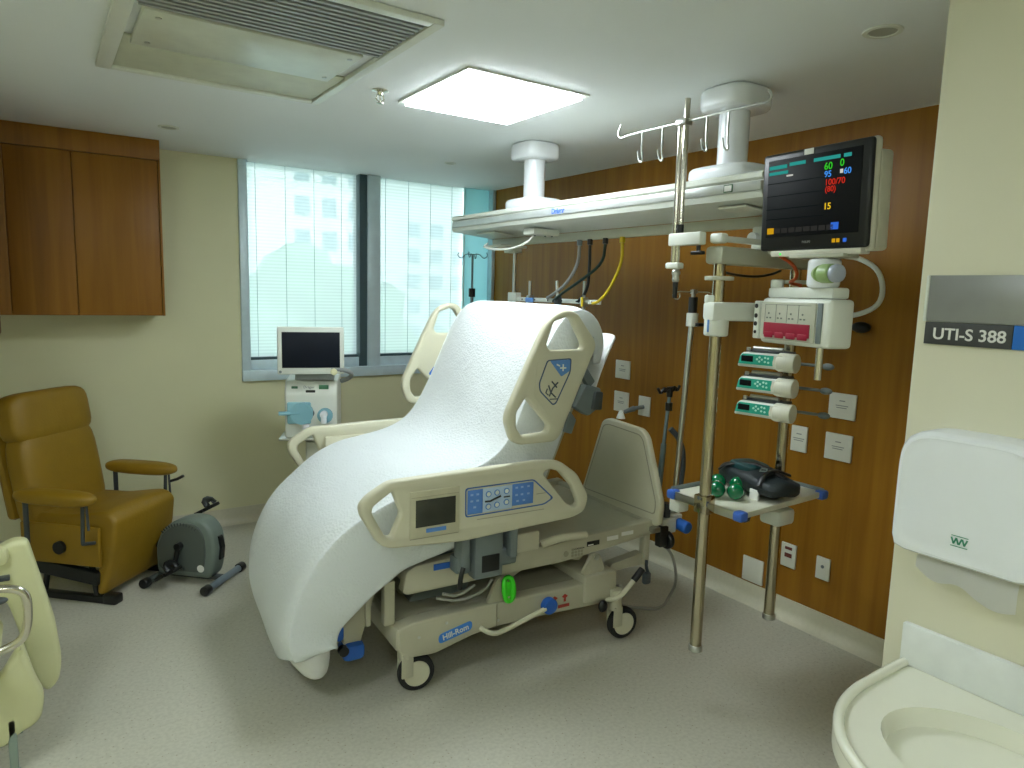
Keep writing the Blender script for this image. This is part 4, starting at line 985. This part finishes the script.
B(g, 'key_centre', white, rf)
g = G(); g.tube([(.222, vf-.003, .792), (.245, vf-.003, .791), (.262, vf-.003, .797), (.292, vf-.003, .806)], .0038); g.box((.306, vf-.0035, .797), (.334, vf-.001, .802)); B(g, 'bed_pictogram', black, rf)
g = G()
for a, c in ((.165, .825), (.190, .825), (.165, .80), (.19, .8), (.178, .775), (.365, .83), (.39, .83), (.42, .83), (.365, .80), (.39, .8), (.42, .8), (.37, .775), (.40, .775)): g.box((a-.006, vf-.0025, c-.004), (a+.006, vf-.0015, c+.004), .002)
B(g, 'keypad_symbol', mat('symbol_blue', (150, 180, 225), .5), rf)
g = G(); g.box((.19, vf-.0006, .722), (.50, vf+.0004, .725)); g.box((.46, vf-.0006, .790), (.505, vf+.0004, .793)); B(g, 'printed_line', taupe, rf)
# rail supports and brackets
g = G(); g.box((.205, -.125, .455), (.335, -.055, .66), .012); g.box((.145, -.12, .49), (.185, -.05, .65), .008); g.box((.37, -.12, .52), (.405, -.05, .66), .008); g.box((.14, -.09, .48), (.42, -.02, .55), .01); sup = B(g, 'rail_support', grey)
g = G(); g.box((.235, -.129, .485), (.315, -.122, .555), .003); B(g, 'dark_window', black, sup)
g = G(); g.tube([(.155, -.12, .52), (.14, -.13, .49), (.135, -.13, .44)], .010, smooth=1); B(g, 'release_lever', black, sup)
g = G(); g.box((.07, -.03, .49), (.14, -.026, .515)); B(g, 'blue_tag', blue, sup)
g = G(); g.box((.20, .86, .50), (.34, .93, .70), .012); g.box((.14, .80, .48), (.42, .88, .55), .01); B(g, 'rail_support', grey)
g = G(); bbox(g, (.08, .86, -.03), (.30, .93, .03), .01); B(g, 'rail_support', grey)
g = G(); g.tube([(.365, -.085, .425), (.355, -.10, .38), (.365, -.10, .33), (.395, -.10, .325), (.405, -.10, .37), (.395, -.09, .425)], .011, smooth=2, closed=True); g.box((.368, -.10, .345), (.392, -.092, .41), .004); B(g, 'green_release_handle', lime)
g = G(); g.cyl((.605, -.052, .245), (.605, -.085, .245), .036, n=28, bev=.005); B(g, 'foot_pedal', blue)
g = G(); g.tube([(.27, -.055, .215), (.31, -.09, .192), (.36, -.095, .196), (.58, -.078, .24)], .0105, smooth=2); B(g, 'pedal_rod', beige)
g = G(); g.tube([(.93, -.06, .20), (.96, -.11, .22), (1.04, -.12, .30)], .0115, smooth=1); B(g, 'steering_lever', beige)
g = G(); g.cyl((1.035, -.12, .296), (1.085, -.122, .345), .016, n=16, bev=.004); g.sph((.895, -.08, .185), .024, (1, .7, 1.2)); B(g, 'lever_grip', black)
# headboard
g = G(); hb = [(.575, .495), (.545, .56), (.40, .945), (.35, .966), (.09, .955), (.048, .925), (-.075, .62), (-.065, .505)]
g.prism(hb, (1.235, 0, 0), VY, AZ, .034, bev=.010, rnd=.03); hbo = B(g, 'headboard', beige)
g = G(); hb1 = [(.530, .545), (.385, .925), (.34, .938), (.095, .928), (.068, .905), (-.045, .62), (-.04, .56)]
hb2 = [(.525, .549), (.381, .921), (.34, .933), (.097, .923), (.073, .902), (-.039, .62), (-.034, .565)]
g.prism(hb1, (1.2175, 0, 0), VY, AZ, .002, holes=[hb2], rnd=.02); B(g, 'groove', taupe, hbo)
g = G(); g.box((1.20, -.06, .475), (1.25, .60, .50), .005); hr = B(g, 'headboard_rail', steel)
g = G(); g.box((1.196, .12, .478), (1.201, .28, .496), .002); B(g, 'rail_slot', dgrey, hr)
for v in (-.045, .56):
    g = G(); g.cyl((1.285, v, .425), (1.315, v, .425), .045, n=24, bev=.01); g.box((1.24, v-.02, .40), (1.29, v+.02, .50), .004); B(g, 'wall_bumper_roller', black)
g = G(); g.box((1.19, -.01, .30), (1.225, .03, .47), .006); g.prism([(1.0, .30), (1.2, .30), (1.2, .36), (1.0, .335)], (0, .03, 0), UX, AZ, .05, rnd=.01); B(g, 'end_strut', beige2)
g = G(); g.tube([(1.20, -.02, .33), (1.19, -.03, .30), (1.205, -.03, .27)], .008, smooth=1, n=8); g.box((1.175, -.045, .215), (1.215, -.015, .275), .01); B(g, 'cable_hanger', dgrey)
# pole holder at the head end corner
g = G(); g.box((1.262, -.05, .455), (1.355, .02, .53), .008); g.box((1.345, -.03, .49), (1.41, .03, .535), .006); B(g, 'pole_holder', white)
g = G(); g.cyl((1.385, -.025, .49), (1.385, -.10, .485), .030, n=20, bev=.01); B(g, 'pole_knob', blue)
g = G(); g.cyl((1.315, -.015, .53), (1.315, -.015, .60), .020); B(g, 'pole_socket', dgrey)
t = thing('bed_infusion_pole', 'slim steel infusion pole with black top rising from the head corner of the bed', 'infusion pole', (2.53, 2.30, .5))
def bw(u, v, z): return Matrix.Translation(Vector(BO)) @ Matrix.Rotation(BR, 4, 'Z') @ Vector((u, v, z))
G().cyl(bw(1.375, 0, .538), bw(1.425, 0, 1.49), .0135).obj('pole', steel, t)
G().cyl(bw(1.425, 0, 1.46), bw(1.425, 0, 1.525), .028, bev=.004).obj('top_collar', white, t)
g = G(); g.cyl(bw(1.425, 0, 1.525), bw(1.425, 0, 1.60), .021); g.box(bw(1.44, -.03, 1.47)-Vector((.02, .02, .008)), bw(1.44, -.03, 1.47)+Vector((.03, .02, .008)), .003); g.obj('clutch', black, t)
g = G(); hp = bw(1.425, 0, 1.625); g.cyl(hp+Vector((0, 0, -.03)), hp+Vector((0, 0, .012)), .010); g.box(hp-Vector((.012, .012, .008)), hp+Vector((.012, .012, .010))); g.obj('hook_hub', steel, t)
for s_ in (-1, 1):
    d_ = Vector((.86, -.5, 0))*s_
    G().tube([hp, hp+d_*.09, hp+d_*.105+Vector((0, 0, -.02)), hp+d_*.085+Vector((0, 0, -.04)), hp+d_*.065+Vector((0, 0, -.03)), hp+d_*.07+Vector((0, 0, -.008))], .0035, smooth=1).obj('hook', chrome, t)
t = thing('folding_infusion_pole', 'short dark folding infusion pole with black hooks behind the slim steel pole', 'infusion pole', tuple(bw(1.40, .12, .52)))
g = G(); g.cyl(bw(1.38, .12, .538), bw(1.40, .12, .86), .014); g.cyl(bw(1.40, .12, .86), bw(1.42, .12, 1.10), .009); g.obj('pole', MATS['dull_steel'], t)
g = G(); c = bw(1.42, .12, 1.10); g.cyl(c+Vector((0, 0, -.07)), c+Vector((0, 0, -.03)), .018); g.cyl(c, c+Vector((0, 0, .05)), .015)
for dx in (-.07, -.035, .03, .06): g.tube([c+Vector((0, 0, .04)), c+Vector((dx, dx*.3, .045)), c+Vector((dx*1.2, dx*.3, .02)), c+Vector((dx*1.5, dx*.3, .05))], .007, smooth=1)
g.obj('hooks', black, t)
g = G(); g.tube([bw(1.42, .10, .94), bw(1.455, .08, .90), bw(1.475, .06, .84), bw(1.475, .05, .74), bw(1.46, .05, .64), bw(1.42, .04, .56), bw(1.42, .04, .537)], .014, smooth=2)
single('corrugated_hose', g, dgrey, 'dark grey curved hose beside the slim pole at the head corner of the bed', 'hose')
g = G(); g.tube([bw(1.33, -.0, .38), bw(1.40, .0, .30), bw(1.43, .0, .16), (2.66, 2.40, .05), (2.58, 2.37, .010), (2.49, 2.42, .010), (2.42, 2.50, .010), (2.34, 2.56, .03), (2.28, 2.52, .12), bw(1.06, .0, .22)], .0075, smooth=3)
g.obj('power_cord', tubegr, bed)

# mattress
t = thing('mattress', 'thick white sheeted mattress under the blanket on the bed', 'mattress', tuple(bw(.3, .4, .63)))
t.rotation_euler = (0, 0, BR); ROOT[t.name] = Matrix.Translation(bw(.3, .4, .63)) @ Matrix.Rotation(BR, 4, 'Z')
Mw = Matrix.Translation(Vector(BO)) @ Matrix.Rotation(BR, 4, 'Z')
g = G(); plate_u(g, [(.52, .78), (.50, .90), (.71, 1.42), (.80, 1.49), (.895, 1.42), (.68, .86), (.60, .66), (.48, .63)], .44, .80, bev=.03, rnd=.05)
for v in g.bm.verts: v.co = Mw @ v.co
g.obj('back_section', mat('sheet_white', (226, 228, 226), .9, bump=.15, bscale=18), t)
g = G(); plate_u(g, [(.46, .635), (.40, .82), (.10, .84), (-.12, .79), (-.32, .69), (-.44, .55), (-.48, .36), (-.45, .26), (-.36, .26), (-.33, .45), (-.26, .62), (-.10, .635)], .40, .70, bev=.03, rnd=.05)
for v in g.bm.verts: v.co = Mw @ v.co
g.obj('seat_section', MATS['sheet_white'], t)

g = G(); rg = []
for (z, u, v, a, b_) in ((.40, -.405, .15, .085, .17), (.30, -.405, .14, .095, .175), (.22, -.400, .125, .088, .155), (.16, -.390, .11, .070, .125), (.125, -.380, .095, .045, .085), (.112, -.375, .09, .015, .03)):
    rg.append([g.bm.verts.new((u+a*math.cos(2*PI*k/28)*(1+.06*math.sin(5*PI*k/14)), v+b_*math.sin(2*PI*k/28), z)) for k in range(28)])
for A, Bq in zip(rg[:-1], rg[1:]):
    for k in range(28): g.bm.faces.new((A[k], A[(k+1) % 28], Bq[(k+1) % 28], Bq[k]))
g.bm.faces.new(rg[-1]); g.bm.faces.new(rg[0][::-1])
for v in g.bm.verts: v.co = Mw @ v.co
g.obj('hanging_sheet', MATS['sheet_white'], t, sub=1)
# blanket
st = [ # u, z, Du, Dz, v_near, v_far
 (.895, 1.30, -.05, -.01, .015, .90), (.905, 1.38, -.06, -.05, .0, .91), (.885, 1.455, -.04, -.13, -.005, .92), (.84, 1.515, -.0, -.18, -.01, .925), (.785, 1.546, .05, -.20, -.015, .93), (.725, 1.556, .11, -.18, -.02, .93),
 (.665, 1.535, .17, -.13, -.02, .93), (.600, 1.465, .20, -.10, -.03, .93), (.545, 1.365, .22, -.09, -.035, .93), (.495, 1.245, .22, -.09, -.035, .93), (.445, 1.13, .22, -.10, -.035, .93), (.39, 1.02, .23, -.12, -.035, .93),
 (.32, .945, .27, -.15, -.035, .93), (.24, .905, .20, -.24, -.04, .93), (.14, .885, .06, -.30, -.050, .92), (.03, .870, .0, -.30, -.058, .91), (-.08, .845, .0, -.30, -.060, .90),
 (-.19, .800, .07, -.30, -.060, .88), (-.29, .745, .10, -.295, -.058, .85), (-.375, .675, .125, -.295, -.055, .82), (-.445, .585, .145, -.25, -.052, .78), (-.492, .480, .165, -.18, -.050, .74),
 (-.515, .390, .175, -.105, -.048, .70), (-.520, .325, .17, -.055, -.045, .67), (-.508, .275, .155, -.015, -.040, .64), (-.495, .245, .14, .01, -.035, .62)]
g = G(); rows = []
tn = [1.0, .88, .74, .58, .42, .27, .14, .05]
NV = 34
for i, (u, z, du, dz, vn, vf_) in enumerate(st):
    row = []
    leg = max(0, min(1, (.2-u)/.5))
    for k, tt in enumerate(tn):
        fl = .030*leg*tt*math.sin(i*1.35+tt*2)
        row.append((u+du*tt+.02*leg*tt*math.sin(i*.9), vn-.012*math.sin(tt*PI)-fl*.6, z+dz*tt+(.018*math.sin(i*1.1) if tt == 1 else 0)))
    for k in range(NV+1):
        q = k/NV; v = vn+.012+(vf_-vn-.024)*q
        e = min(q, 1-q)*(vf_-vn); dr = .022*math.exp(-e/.02)
        L = math.hypot(du, dz) or 1
        sag = -.012*math.sin(q*PI)*(1 if i < 12 else 0)
        row.append((u+du/L*(dr+sag*.6), v, z+dz/L*dr-(.075*math.sin(q*PI)*(i-20)/4 if i > 20 else 0)))
    for tt in tn[::-1]:
        row.append((u+du*tt*.8, vf_+.012*math.sin(tt*PI), z+dz*tt*.8))
    rows.append(row)
V_ = []
for i, row in enumerate(rows):
    vr = []
    for j, p in enumerate(row):
        P = Vector(p)
        n1 = noise.noise(P*3.2)*.012+noise.noise(P*8+Vector((5, 0, 0)))*.006+noise.noise(Vector((P.x*13, P.y*2.4, P.z*13)))*.0065
        s_ = .8 if i > 12 else .55
        P += Vector((-.75, 0, .66))*n1*s_*1.7
        # soft crease across the hips and shallow folds fanning from it
        P.z = max(P.z, .06)
        vr.append(g.bm.verts.new(Mw @ P))
    V_.append(vr)
for A, Bq in zip(V_[:-1], V_[1:]):
    for k in range(len(A)-1): g.bm.faces.new((A[k], A[k+1], Bq[k+1], Bq[k]))
bl = single('blanket', g, cloth_m, 'white textured cotton blanket draped over the raised bed and hanging off its foot end', 'blanket', sub=2)
md = bl.modifiers.new('thick', 'SOLIDIFY'); md.thickness = .008; md.offset = -1
# pillow edge behind the top of the backrest
b = bmesh.new(); bmesh.ops.create_cube(b, size=2); bmesh.ops.subdivide_edges(b, edges=b.edges[:], cuts=8, use_grid_fill=True)
for v in b.verts:
    x, y, z = v.co; ex = 1/(1+0)
    th = .055*(1-abs(x)**3)**.5*(1-abs(y)**4)**.5 if abs(x) < 1 and abs(y) < 1 else 0
    P = Vector((x*.16*(1+.05*y*y), y*.36*(1+.04*x*x), z*max(th, .004)))
    P = Vector((.925, .40, 1.27)) + Rb @ P + Vector((.0, 0, .0))
    P += Vector((.006, .004, .006))*noise.noise(P*9); v.co = Mw @ P
g = G(); g.add(b)
single('pillow', g, MATS['sheet_white'], 'white pillow hanging behind the raised backrest of the bed', 'pillow', sub=1)

# ------------------------------------------------------------------ ventilator by the window
VO = Vector((1.30, 4.02, 0)); vr_ = math.radians(-24)
def VM(g, rz=vr_):
    R_ = Matrix.Rotation(rz, 3, 'Z')
    for v in g.bm.verts: v.co = VO + R_ @ v.co
    return g
t = thing('ventilator', 'white medical ventilator with blank screen on a wheeled cart under the window', 'ventilator', tuple(VO))
g = G(); g.box((-.04, .02, .08), (.09, .20, .70), .02); VM(g).obj('cart_column', whgrey, t)
g = G(); g.box((-.20, -.06, .05), (.22, .34, .09), .02); VM(g).obj('cart_base', whgrey, t)
for (x, y) in ((-.17, -.03), (.19, -.03), (-.17, .31), (.19, .31)):
    VM(G().cyl((x-.012, y, .03), (x+.012, y, .03), .03)).obj('caster', black, t)
g = G(); g.box((-.185, -.03, .70), (.17, .30, .715), .005); VM(g).obj('cart_tray', steel, t)
g = G(); g.prism([(-.01, .715), (-.02, .98), (.02, 1.055), (.32, 1.075), (.32, .715)], (0, 0, 0), VY, AZ, .30, bev=.012, rnd=.02); body = VM(g).obj('body', white, t)
g = G(); g.box((-.135, -.030, .80), (.0, -.012, .93), .02); g.cyl((-.05, -.045, .865), (-.05, -.01, .865), .065, n=24); g.cyl((-.18, -.035, .865), (-.06, -.035, .865), .012); VM(g).obj('breathing_port', clear_m, body)
g = G(); g.cyl((.0, -.036, .865), (.0, -.01, .865), .02); g.box((-.03, -.018, .985), (.025, -.004, 1.0), .004); VM(g).obj('dark_knob', black, body)
g = G(); g.cyl((.08, -.028, .85), (.08, -.01, .85), .045, n=24); VM(g).obj('filter_disc', clear_m, body)
g = G(); g.cyl((.075, -.06, .86), (.075, -.025, .86), .022); g.cyl((.075, -.05, .86), (.075, -.05, .81), .017); g.cyl((-.03, -.03, .80), (-.03, -.03, .74), .02); VM(g).obj('valve_elbow', white_g, body)
g = G(); g.box((.045, -.012, 1.005), (.10, -.004, 1.030), .002); g.box((-.11, -.012, 1.008), (-.075, -.004, 1.022), .002); VM(g).obj('badge', mat('badge_green', (70, 120, 90), .5), body)
R_ = Matrix.Rotation(vr_, 3, 'Z')
g = G(); g.text('Dräger', VO+R_ @ Vector((-.01, -.021, 1.018)), R_ @ Vector((1, 0, 0)), AZ, .022); g.obj('maker_name', mat('print_slate', (90, 100, 110), .5), body)
g = G(); g.tube([(.17, .02, 1.05), (.22, .0, 1.07), (.24, -.03, 1.10), (.20, -.05, 1.125), (.12, -.05, 1.13)], .013, smooth=2); g.prism([(-.01, 1.058), (.02, 1.13), (.10, 1.15), (.16, 1.08)], (0.02, 0, 0), VY, AZ, .22, rnd=.01); VM(g).obj('neck', mat('neck_grey', (150, 156, 156), .4), t)
mr = math.radians(-16)
g = G(); g.box((-.185, -.075, 1.10), (.185, -.035, 1.372), .008, rot=Matrix.Rotation(-.04, 3, 'X'), piv=(0, -.05, 1.2)); mon = VM(g, mr).obj('screen_housing', white, t)
g = G(); g.box((-.160, -.0785, 1.138), (.160, -.0745, 1.342), .001, rot=Matrix.Rotation(-.04, 3, 'X'), piv=(0, -.05, 1.2)); VM(g, mr).obj('screen', mat('blank_screen', (14, 20, 32), .45, spec=.2), mon)
g = G(); g.cyl((.125, -.095, 1.115), (.125, -.07, 1.115), .019, bev=.003); VM(g, mr).obj('dial', mat('dial_cream', (224, 220, 180), .4), mon)
g = G(); g.cyl((-.17, -.083, 1.117), (-.17, -.072, 1.117), .008); g.cyl((.165, -.083, 1.117), (.165, -.072, 1.117), .004); VM(g, mr).obj('key', grey, mon)
g = G(); g.tube([(.10, .0, .62), (.19, .02, .64), (.24, .08, .56), (.27, .10, .47)], .01, smooth=1); g.tube([(.25, .05, .78), (.33, .04, .70)], .008); g.tube([(.26, .05, .69), (.27, .045, .77)], .007); VM(g).obj('hose_support', black, t)

# ------------------------------------------------------------------ recliner
RO_ = Vector((.40, 3.98, 0)); rz = math.atan2(-.69, .72)
t = thing('recliner_chair', 'ochre leather recliner with padded arms and footrest beside the wall', 'armchair', tuple(RO_), rz)
def Rc(g, name, m, parent=t, **k): return g.obj(name, m, parent, world=False, **k)
def cush(g, c, size, R=None, p=4, cuts=8, top=0):
    b = bmesh.new(); bmesh.ops.create_cube(b, size=2); bmesh.ops.subdivide_edges(b, edges=b.edges[:], cuts=cuts, use_grid_fill=True)
    for v in b.verts:
        x, y, z = v.co; n_ = (abs(x)**p+abs(y)**p+abs(z)**p)**(1/p)
        q = Vector((x/n_*size[0], y/n_*size[1], z/n_*size[2]))
        if R is not None: q = R @ q
        v.co = Vector(c)+q
    g.add(b); return g
g = G(); pr_ = [(-.50, .44), (-.25, .445), (-.06, .475), (-.01, .465), (.02, .43), (.005, .30), (-.03, .16), (-.06, .06), (-.085, .04), (-.11, .05), (-.10, .16), (-.075, .28), (-.10, .36), (-.50, .35)]
g.prism(pr_, (0, -.0, 0), UX, AZ, .46, bev=.022, rnd=.03); Rc(g, 'seat_and_footrest', leather)
Rk = Matrix.Rotation(math.radians(-10), 3, 'Y')
g = G(); cush(g, (-.50, 0, .58), (.075, .245, .27), Rk, 5); cush(g, (-.556, 0, .900), (.076, .248, .130), Rk, 5); bk = Rc(g, 'backrest', leather)
g = G(); g.box((-.60, -.235, .40), (-.545, .235, .98), .03, rot=Rk, piv=(-.5, 0, .4)); Rc(g, 'back_shell', leather, bk)
for y in (-.335, .265):
    g = G(); cush(g, (-.215, y, .570), (.215, .055, .036), None, 3); Rc(g, 'armrest', leather)
    g = G(); g.cyl((-.075, y, .35), (-.065, y, .55), .009); g.cyl((-.04, y, .42), (-.045, y, .55), .006); g.tube([(-.075, y, .35), (-.075, y*.78, .33)], .009); g.cyl((-.38, y, .33), (-.38, y, .55), .012); Rc(g, 'arm_support', dgrey)
g = G(); g.tube([(-.045, .27, .50), (.0, .275, .515), (.035, .28, .535)], .008); Rc(g, 'recline_lever', black)
g = G(); g.box((-.50, -.255, .20), (-.06, -.232, .40), .006); g.box((-.50, .232, .20), (-.06, .255, .40), .006); g.box((-.5, -.23, .24), (-.12, .23, .35), .01); Rc(g, 'side_panel', leather)
g = G(); g.cyl((-.27, -.258, .29), (-.27, -.275, .29), .032, n=20); Rc(g, 'side_knob', black)
g = G(); g.box((-.46, -.25, .12), (-.08, -.21, .19), .01, rot=Matrix.Rotation(.12, 3, 'Y')); g.box((-.46, .21, .12), (-.08, .25, .19), .01)
for y in (-.21, .21): g.box((-.50, y-.02, .0), (-.05, y+.02, .035), .006); g.cyl((-.12, y, .03), (-.15, y, .24), .014); g.cyl((-.42, y, .03), (-.38, y, .24), .014)
g.box((-.075, -.235, .0), (.0, -.175, .05), .01); Rc(g, 'base_frame', black)

# ------------------------------------------------------------------ pedal exerciser
t = thing('pedal_exerciser', 'small grey pedal exerciser with black pedals on the floor beside the recliner', 'exercise machine', (.740, 3.820, 0), rz)
g = G(); g.prism([(-.365, .035), (-.37, .19), (-.335, .275), (-.27, .335), (-.17, .365), (-.085, .355), (-.035, .30), (-.018, .20), (-.03, .10), (-.05, .035)], (0, .025, 0), UX, AZ, .115, bev=.02, rnd=.04); bd = Rc(g, 'housing', bikelt, t)
g = G(); g.prism([(-.345, .07), (-.350, .19), (-.32, .262), (-.26, .315), (-.17, .340), (-.11, .325), (-.075, .27), (-.068, .19), (-.085, .07)], (0, -.036, 0), UX, AZ, .016, bev=.004, rnd=.04); Rc(g, 'side_cover', bikegr, t)
g = G()
for k in range(13): a = 1.0+k*.12; g.box((-.20+.148*math.cos(a)*1.0-.003, -.046, .19+.140*math.sin(a)-.008), (-.20+.148*math.cos(a)+.003, -.043, .19+.140*math.sin(a)+.008), rot=Matrix.Rotation(-a+PI/2, 3, 'Y'))
for k in range(8): g.box((-.31+k*.016, -.046, .078), (-.303+k*.016, -.043, .094))
Rc(g, 'vent_slots', dgrey, t)
g = G(); g.cyl((-.095, -.0455, .095), (-.095, -.043, .095), .020, n=24); Rc(g, 'oval_badge', paper, t)
g = G(); g.prism([(-.012, .13), (-.004, .20), (-.018, .26), (-.030, .26), (-.018, .20), (-.026, .13)], (0, .03, 0), UX, AZ, .03, rnd=.006); Rc(g, 'front_slot', black, t)
g = G(); g.cyl((-.21, -.075, .215), (-.21, .125, .215), .014); g.cyl((-.21, -.062, .215), (-.235, -.066, .10), .013, bev=.003); g.cyl((-.21, .115, .215), (-.185, .115, .335), .013); g.cyl((-.21, -.045, .215), (-.21, -.075, .215), .019); Rc(g, 'crank', black, t)
def pedal(c, ang):
    g = G(); Rp = Matrix.Rotation(ang, 3, 'Y')
    g.box((c[0]-.065, c[1]-.038, c[2]-.010), (c[0]+.065, c[1]+.038, c[2]+.010), .006, rot=Rp); g.tube([Vector(c)+Rp @ Vector((.04, -.036, .01)), Vector(c)+Rp @ Vector((.03, -.03, .045)), Vector(c)+Rp @ Vector((.03, .03, .045)), Vector(c)+Rp @ Vector((.04, .036, .01))], .010, flat=2, smooth=1); g.cyl((c[0], c[1]-.05, c[2]), (c[0], c[1]+.05, c[2]), .008)
    Rc(g, 'pedal', black, t)
pedal((-.235, -.115, .085), -.5); pedal((-.185, .160, .355), -.5)
g = G(); g.cyl((-.382, .02, .185), (-.355, .02, .19), .032, n=20, bev=.006); Rc(g, 'resistance_knob', black, t)
for x, w_ in ((0.0, .16), (-.36, .15)):
    g = G(); g.cyl((x, -w_+.02, .026), (x, w_+.02, .026), .019, n=18); s_ = Rc(g, 'stabiliser_bar', bikegr if x else mat('bar_grey', (126, 140, 150), .35, .3), t)
    for y in (-w_+.02, w_+.02): g = G(); g.cyl((x, y-.022, .026), (x, y+.022, .026), .0258, n=18, bev=.005); Rc(g, 'end_cap', black, s_)
g = G(); g.box((-.36, .005, .015), (.0, .045, .04), .006); Rc(g, 'base_tube', dgrey, t)

# ------------------------------------------------------------------ foreground left: beige plastic reclining chair with steel handle
gm = mat('pale_green_beige_plastic', (204, 204, 158), .35, var=.02)
t = thing('shower_chair', 'beige moulded plastic chair with a bent steel handle at the left edge', 'chair', (-.5, 2.75, 0))
def PY_(g, pts, y, th, bev=.01, rnd=.02, holes=()): return g.prism(pts, (0, y, 0), UX, AZ, th, bev=bev, rnd=rnd, holes=holes)
g = G(); PY_(g, [(-.22, .66), (-.153, .695), (-.119, .712), (-.076, .706), (-.035, .514), (-.011, .396), (.003, .241), (-.010, .166), (-.045, .134), (-.081, .189), (-.11, .348), (-.145, .501), (-.24, .56)], 2.87, .07, bev=.018, rnd=.03); Rc(g, 'front_panel', gm, t, ) if False else g.obj('front_panel', gm, t)
g = G(); g.box((-.80, 2.80, .64), (-.13, 2.86, .70), .02); g.box((-.80, 2.50, .38), (-.16, 2.88, .45), .03); g.obj('seat', gm, t)
g = G(); PY_(g, [(-.62, .35), (-.22, .33), (-.165, .345), (-.13, .405), (-.101, .449), (-.073, .32), (-.049, .253), (-.062, .180), (-.085, .157), (-.123, .144), (-.151, .112), (-.25, .115), (-.62, .14)], 2.62, .06, bev=.018, rnd=.03); g.obj('side_skirt', gm, t)
g = G(); PY_(g, [(-.82, .40), (-.86, .98), (-.78, 1.0), (-.72, .45)], 2.70, .40, bev=.018, rnd=.03); g.obj('backrest', gm, t)
g = G(); PY_(g, [(-.80, .55), (-.25, .60), (-.20, .56), (-.80, .50)], 2.60, .07, bev=.012, rnd=.02); g.obj('armrest', gm, t)
g = G(); g.tube([(-.42, 2.49, .66), (-.25, 2.46, .694), (-.165, 2.45, .697), (-.110, 2.45, .690), (-.082, 2.45, .672), (-.075, 2.45, .64), (-.076, 2.45, .59), (-.084, 2.45, .545), (-.100, 2.45, .520), (-.13, 2.45, .507), (-.175, 2.45, .495), (-.26, 2.46, .47), (-.42, 2.50, .44)], .0125, n=14, smooth=2); g.cyl((-.42, 2.49, .66), (-.42, 2.58, .60), .0125); g.cyl((-.42, 2.5, .44), (-.42, 2.60, .42), .0125)
g.obj('steel_handle', chrome, t)
g = G(); g.box((-.16, 2.805, .585), (-.13, 2.835, .60), .004); g.sph((-.16, 2.60, .60), .02, (1.6, 1, .6)); g.obj('dark_latch', dgrey, t)
for (x, y) in ((-.14, 2.60), (-.70, 2.60), (-.14, 2.86), (-.70, 2.86)):
    G().box((x-.014, y-.010, .018), (x+.010, y+.010, .20), .004).obj('leg', mat('leg_grey_green', (140, 156, 146), .4, .3), t)
g = G(); g.box((-.72, 2.595, .0), (-.125, 2.615, .02), .004); g.box((-.72, 2.85, .0), (-.125, 2.87, .02), .004); g.obj('foot_rail', MATS['leg_grey_green'], t)

# origins: keep every top-level mesh datablock tidy
for o in list(bpy.data.objects):
    if o.type == 'MESH' and len(o.data.polygons) == 0: print('EMPTY MESH', o.name)
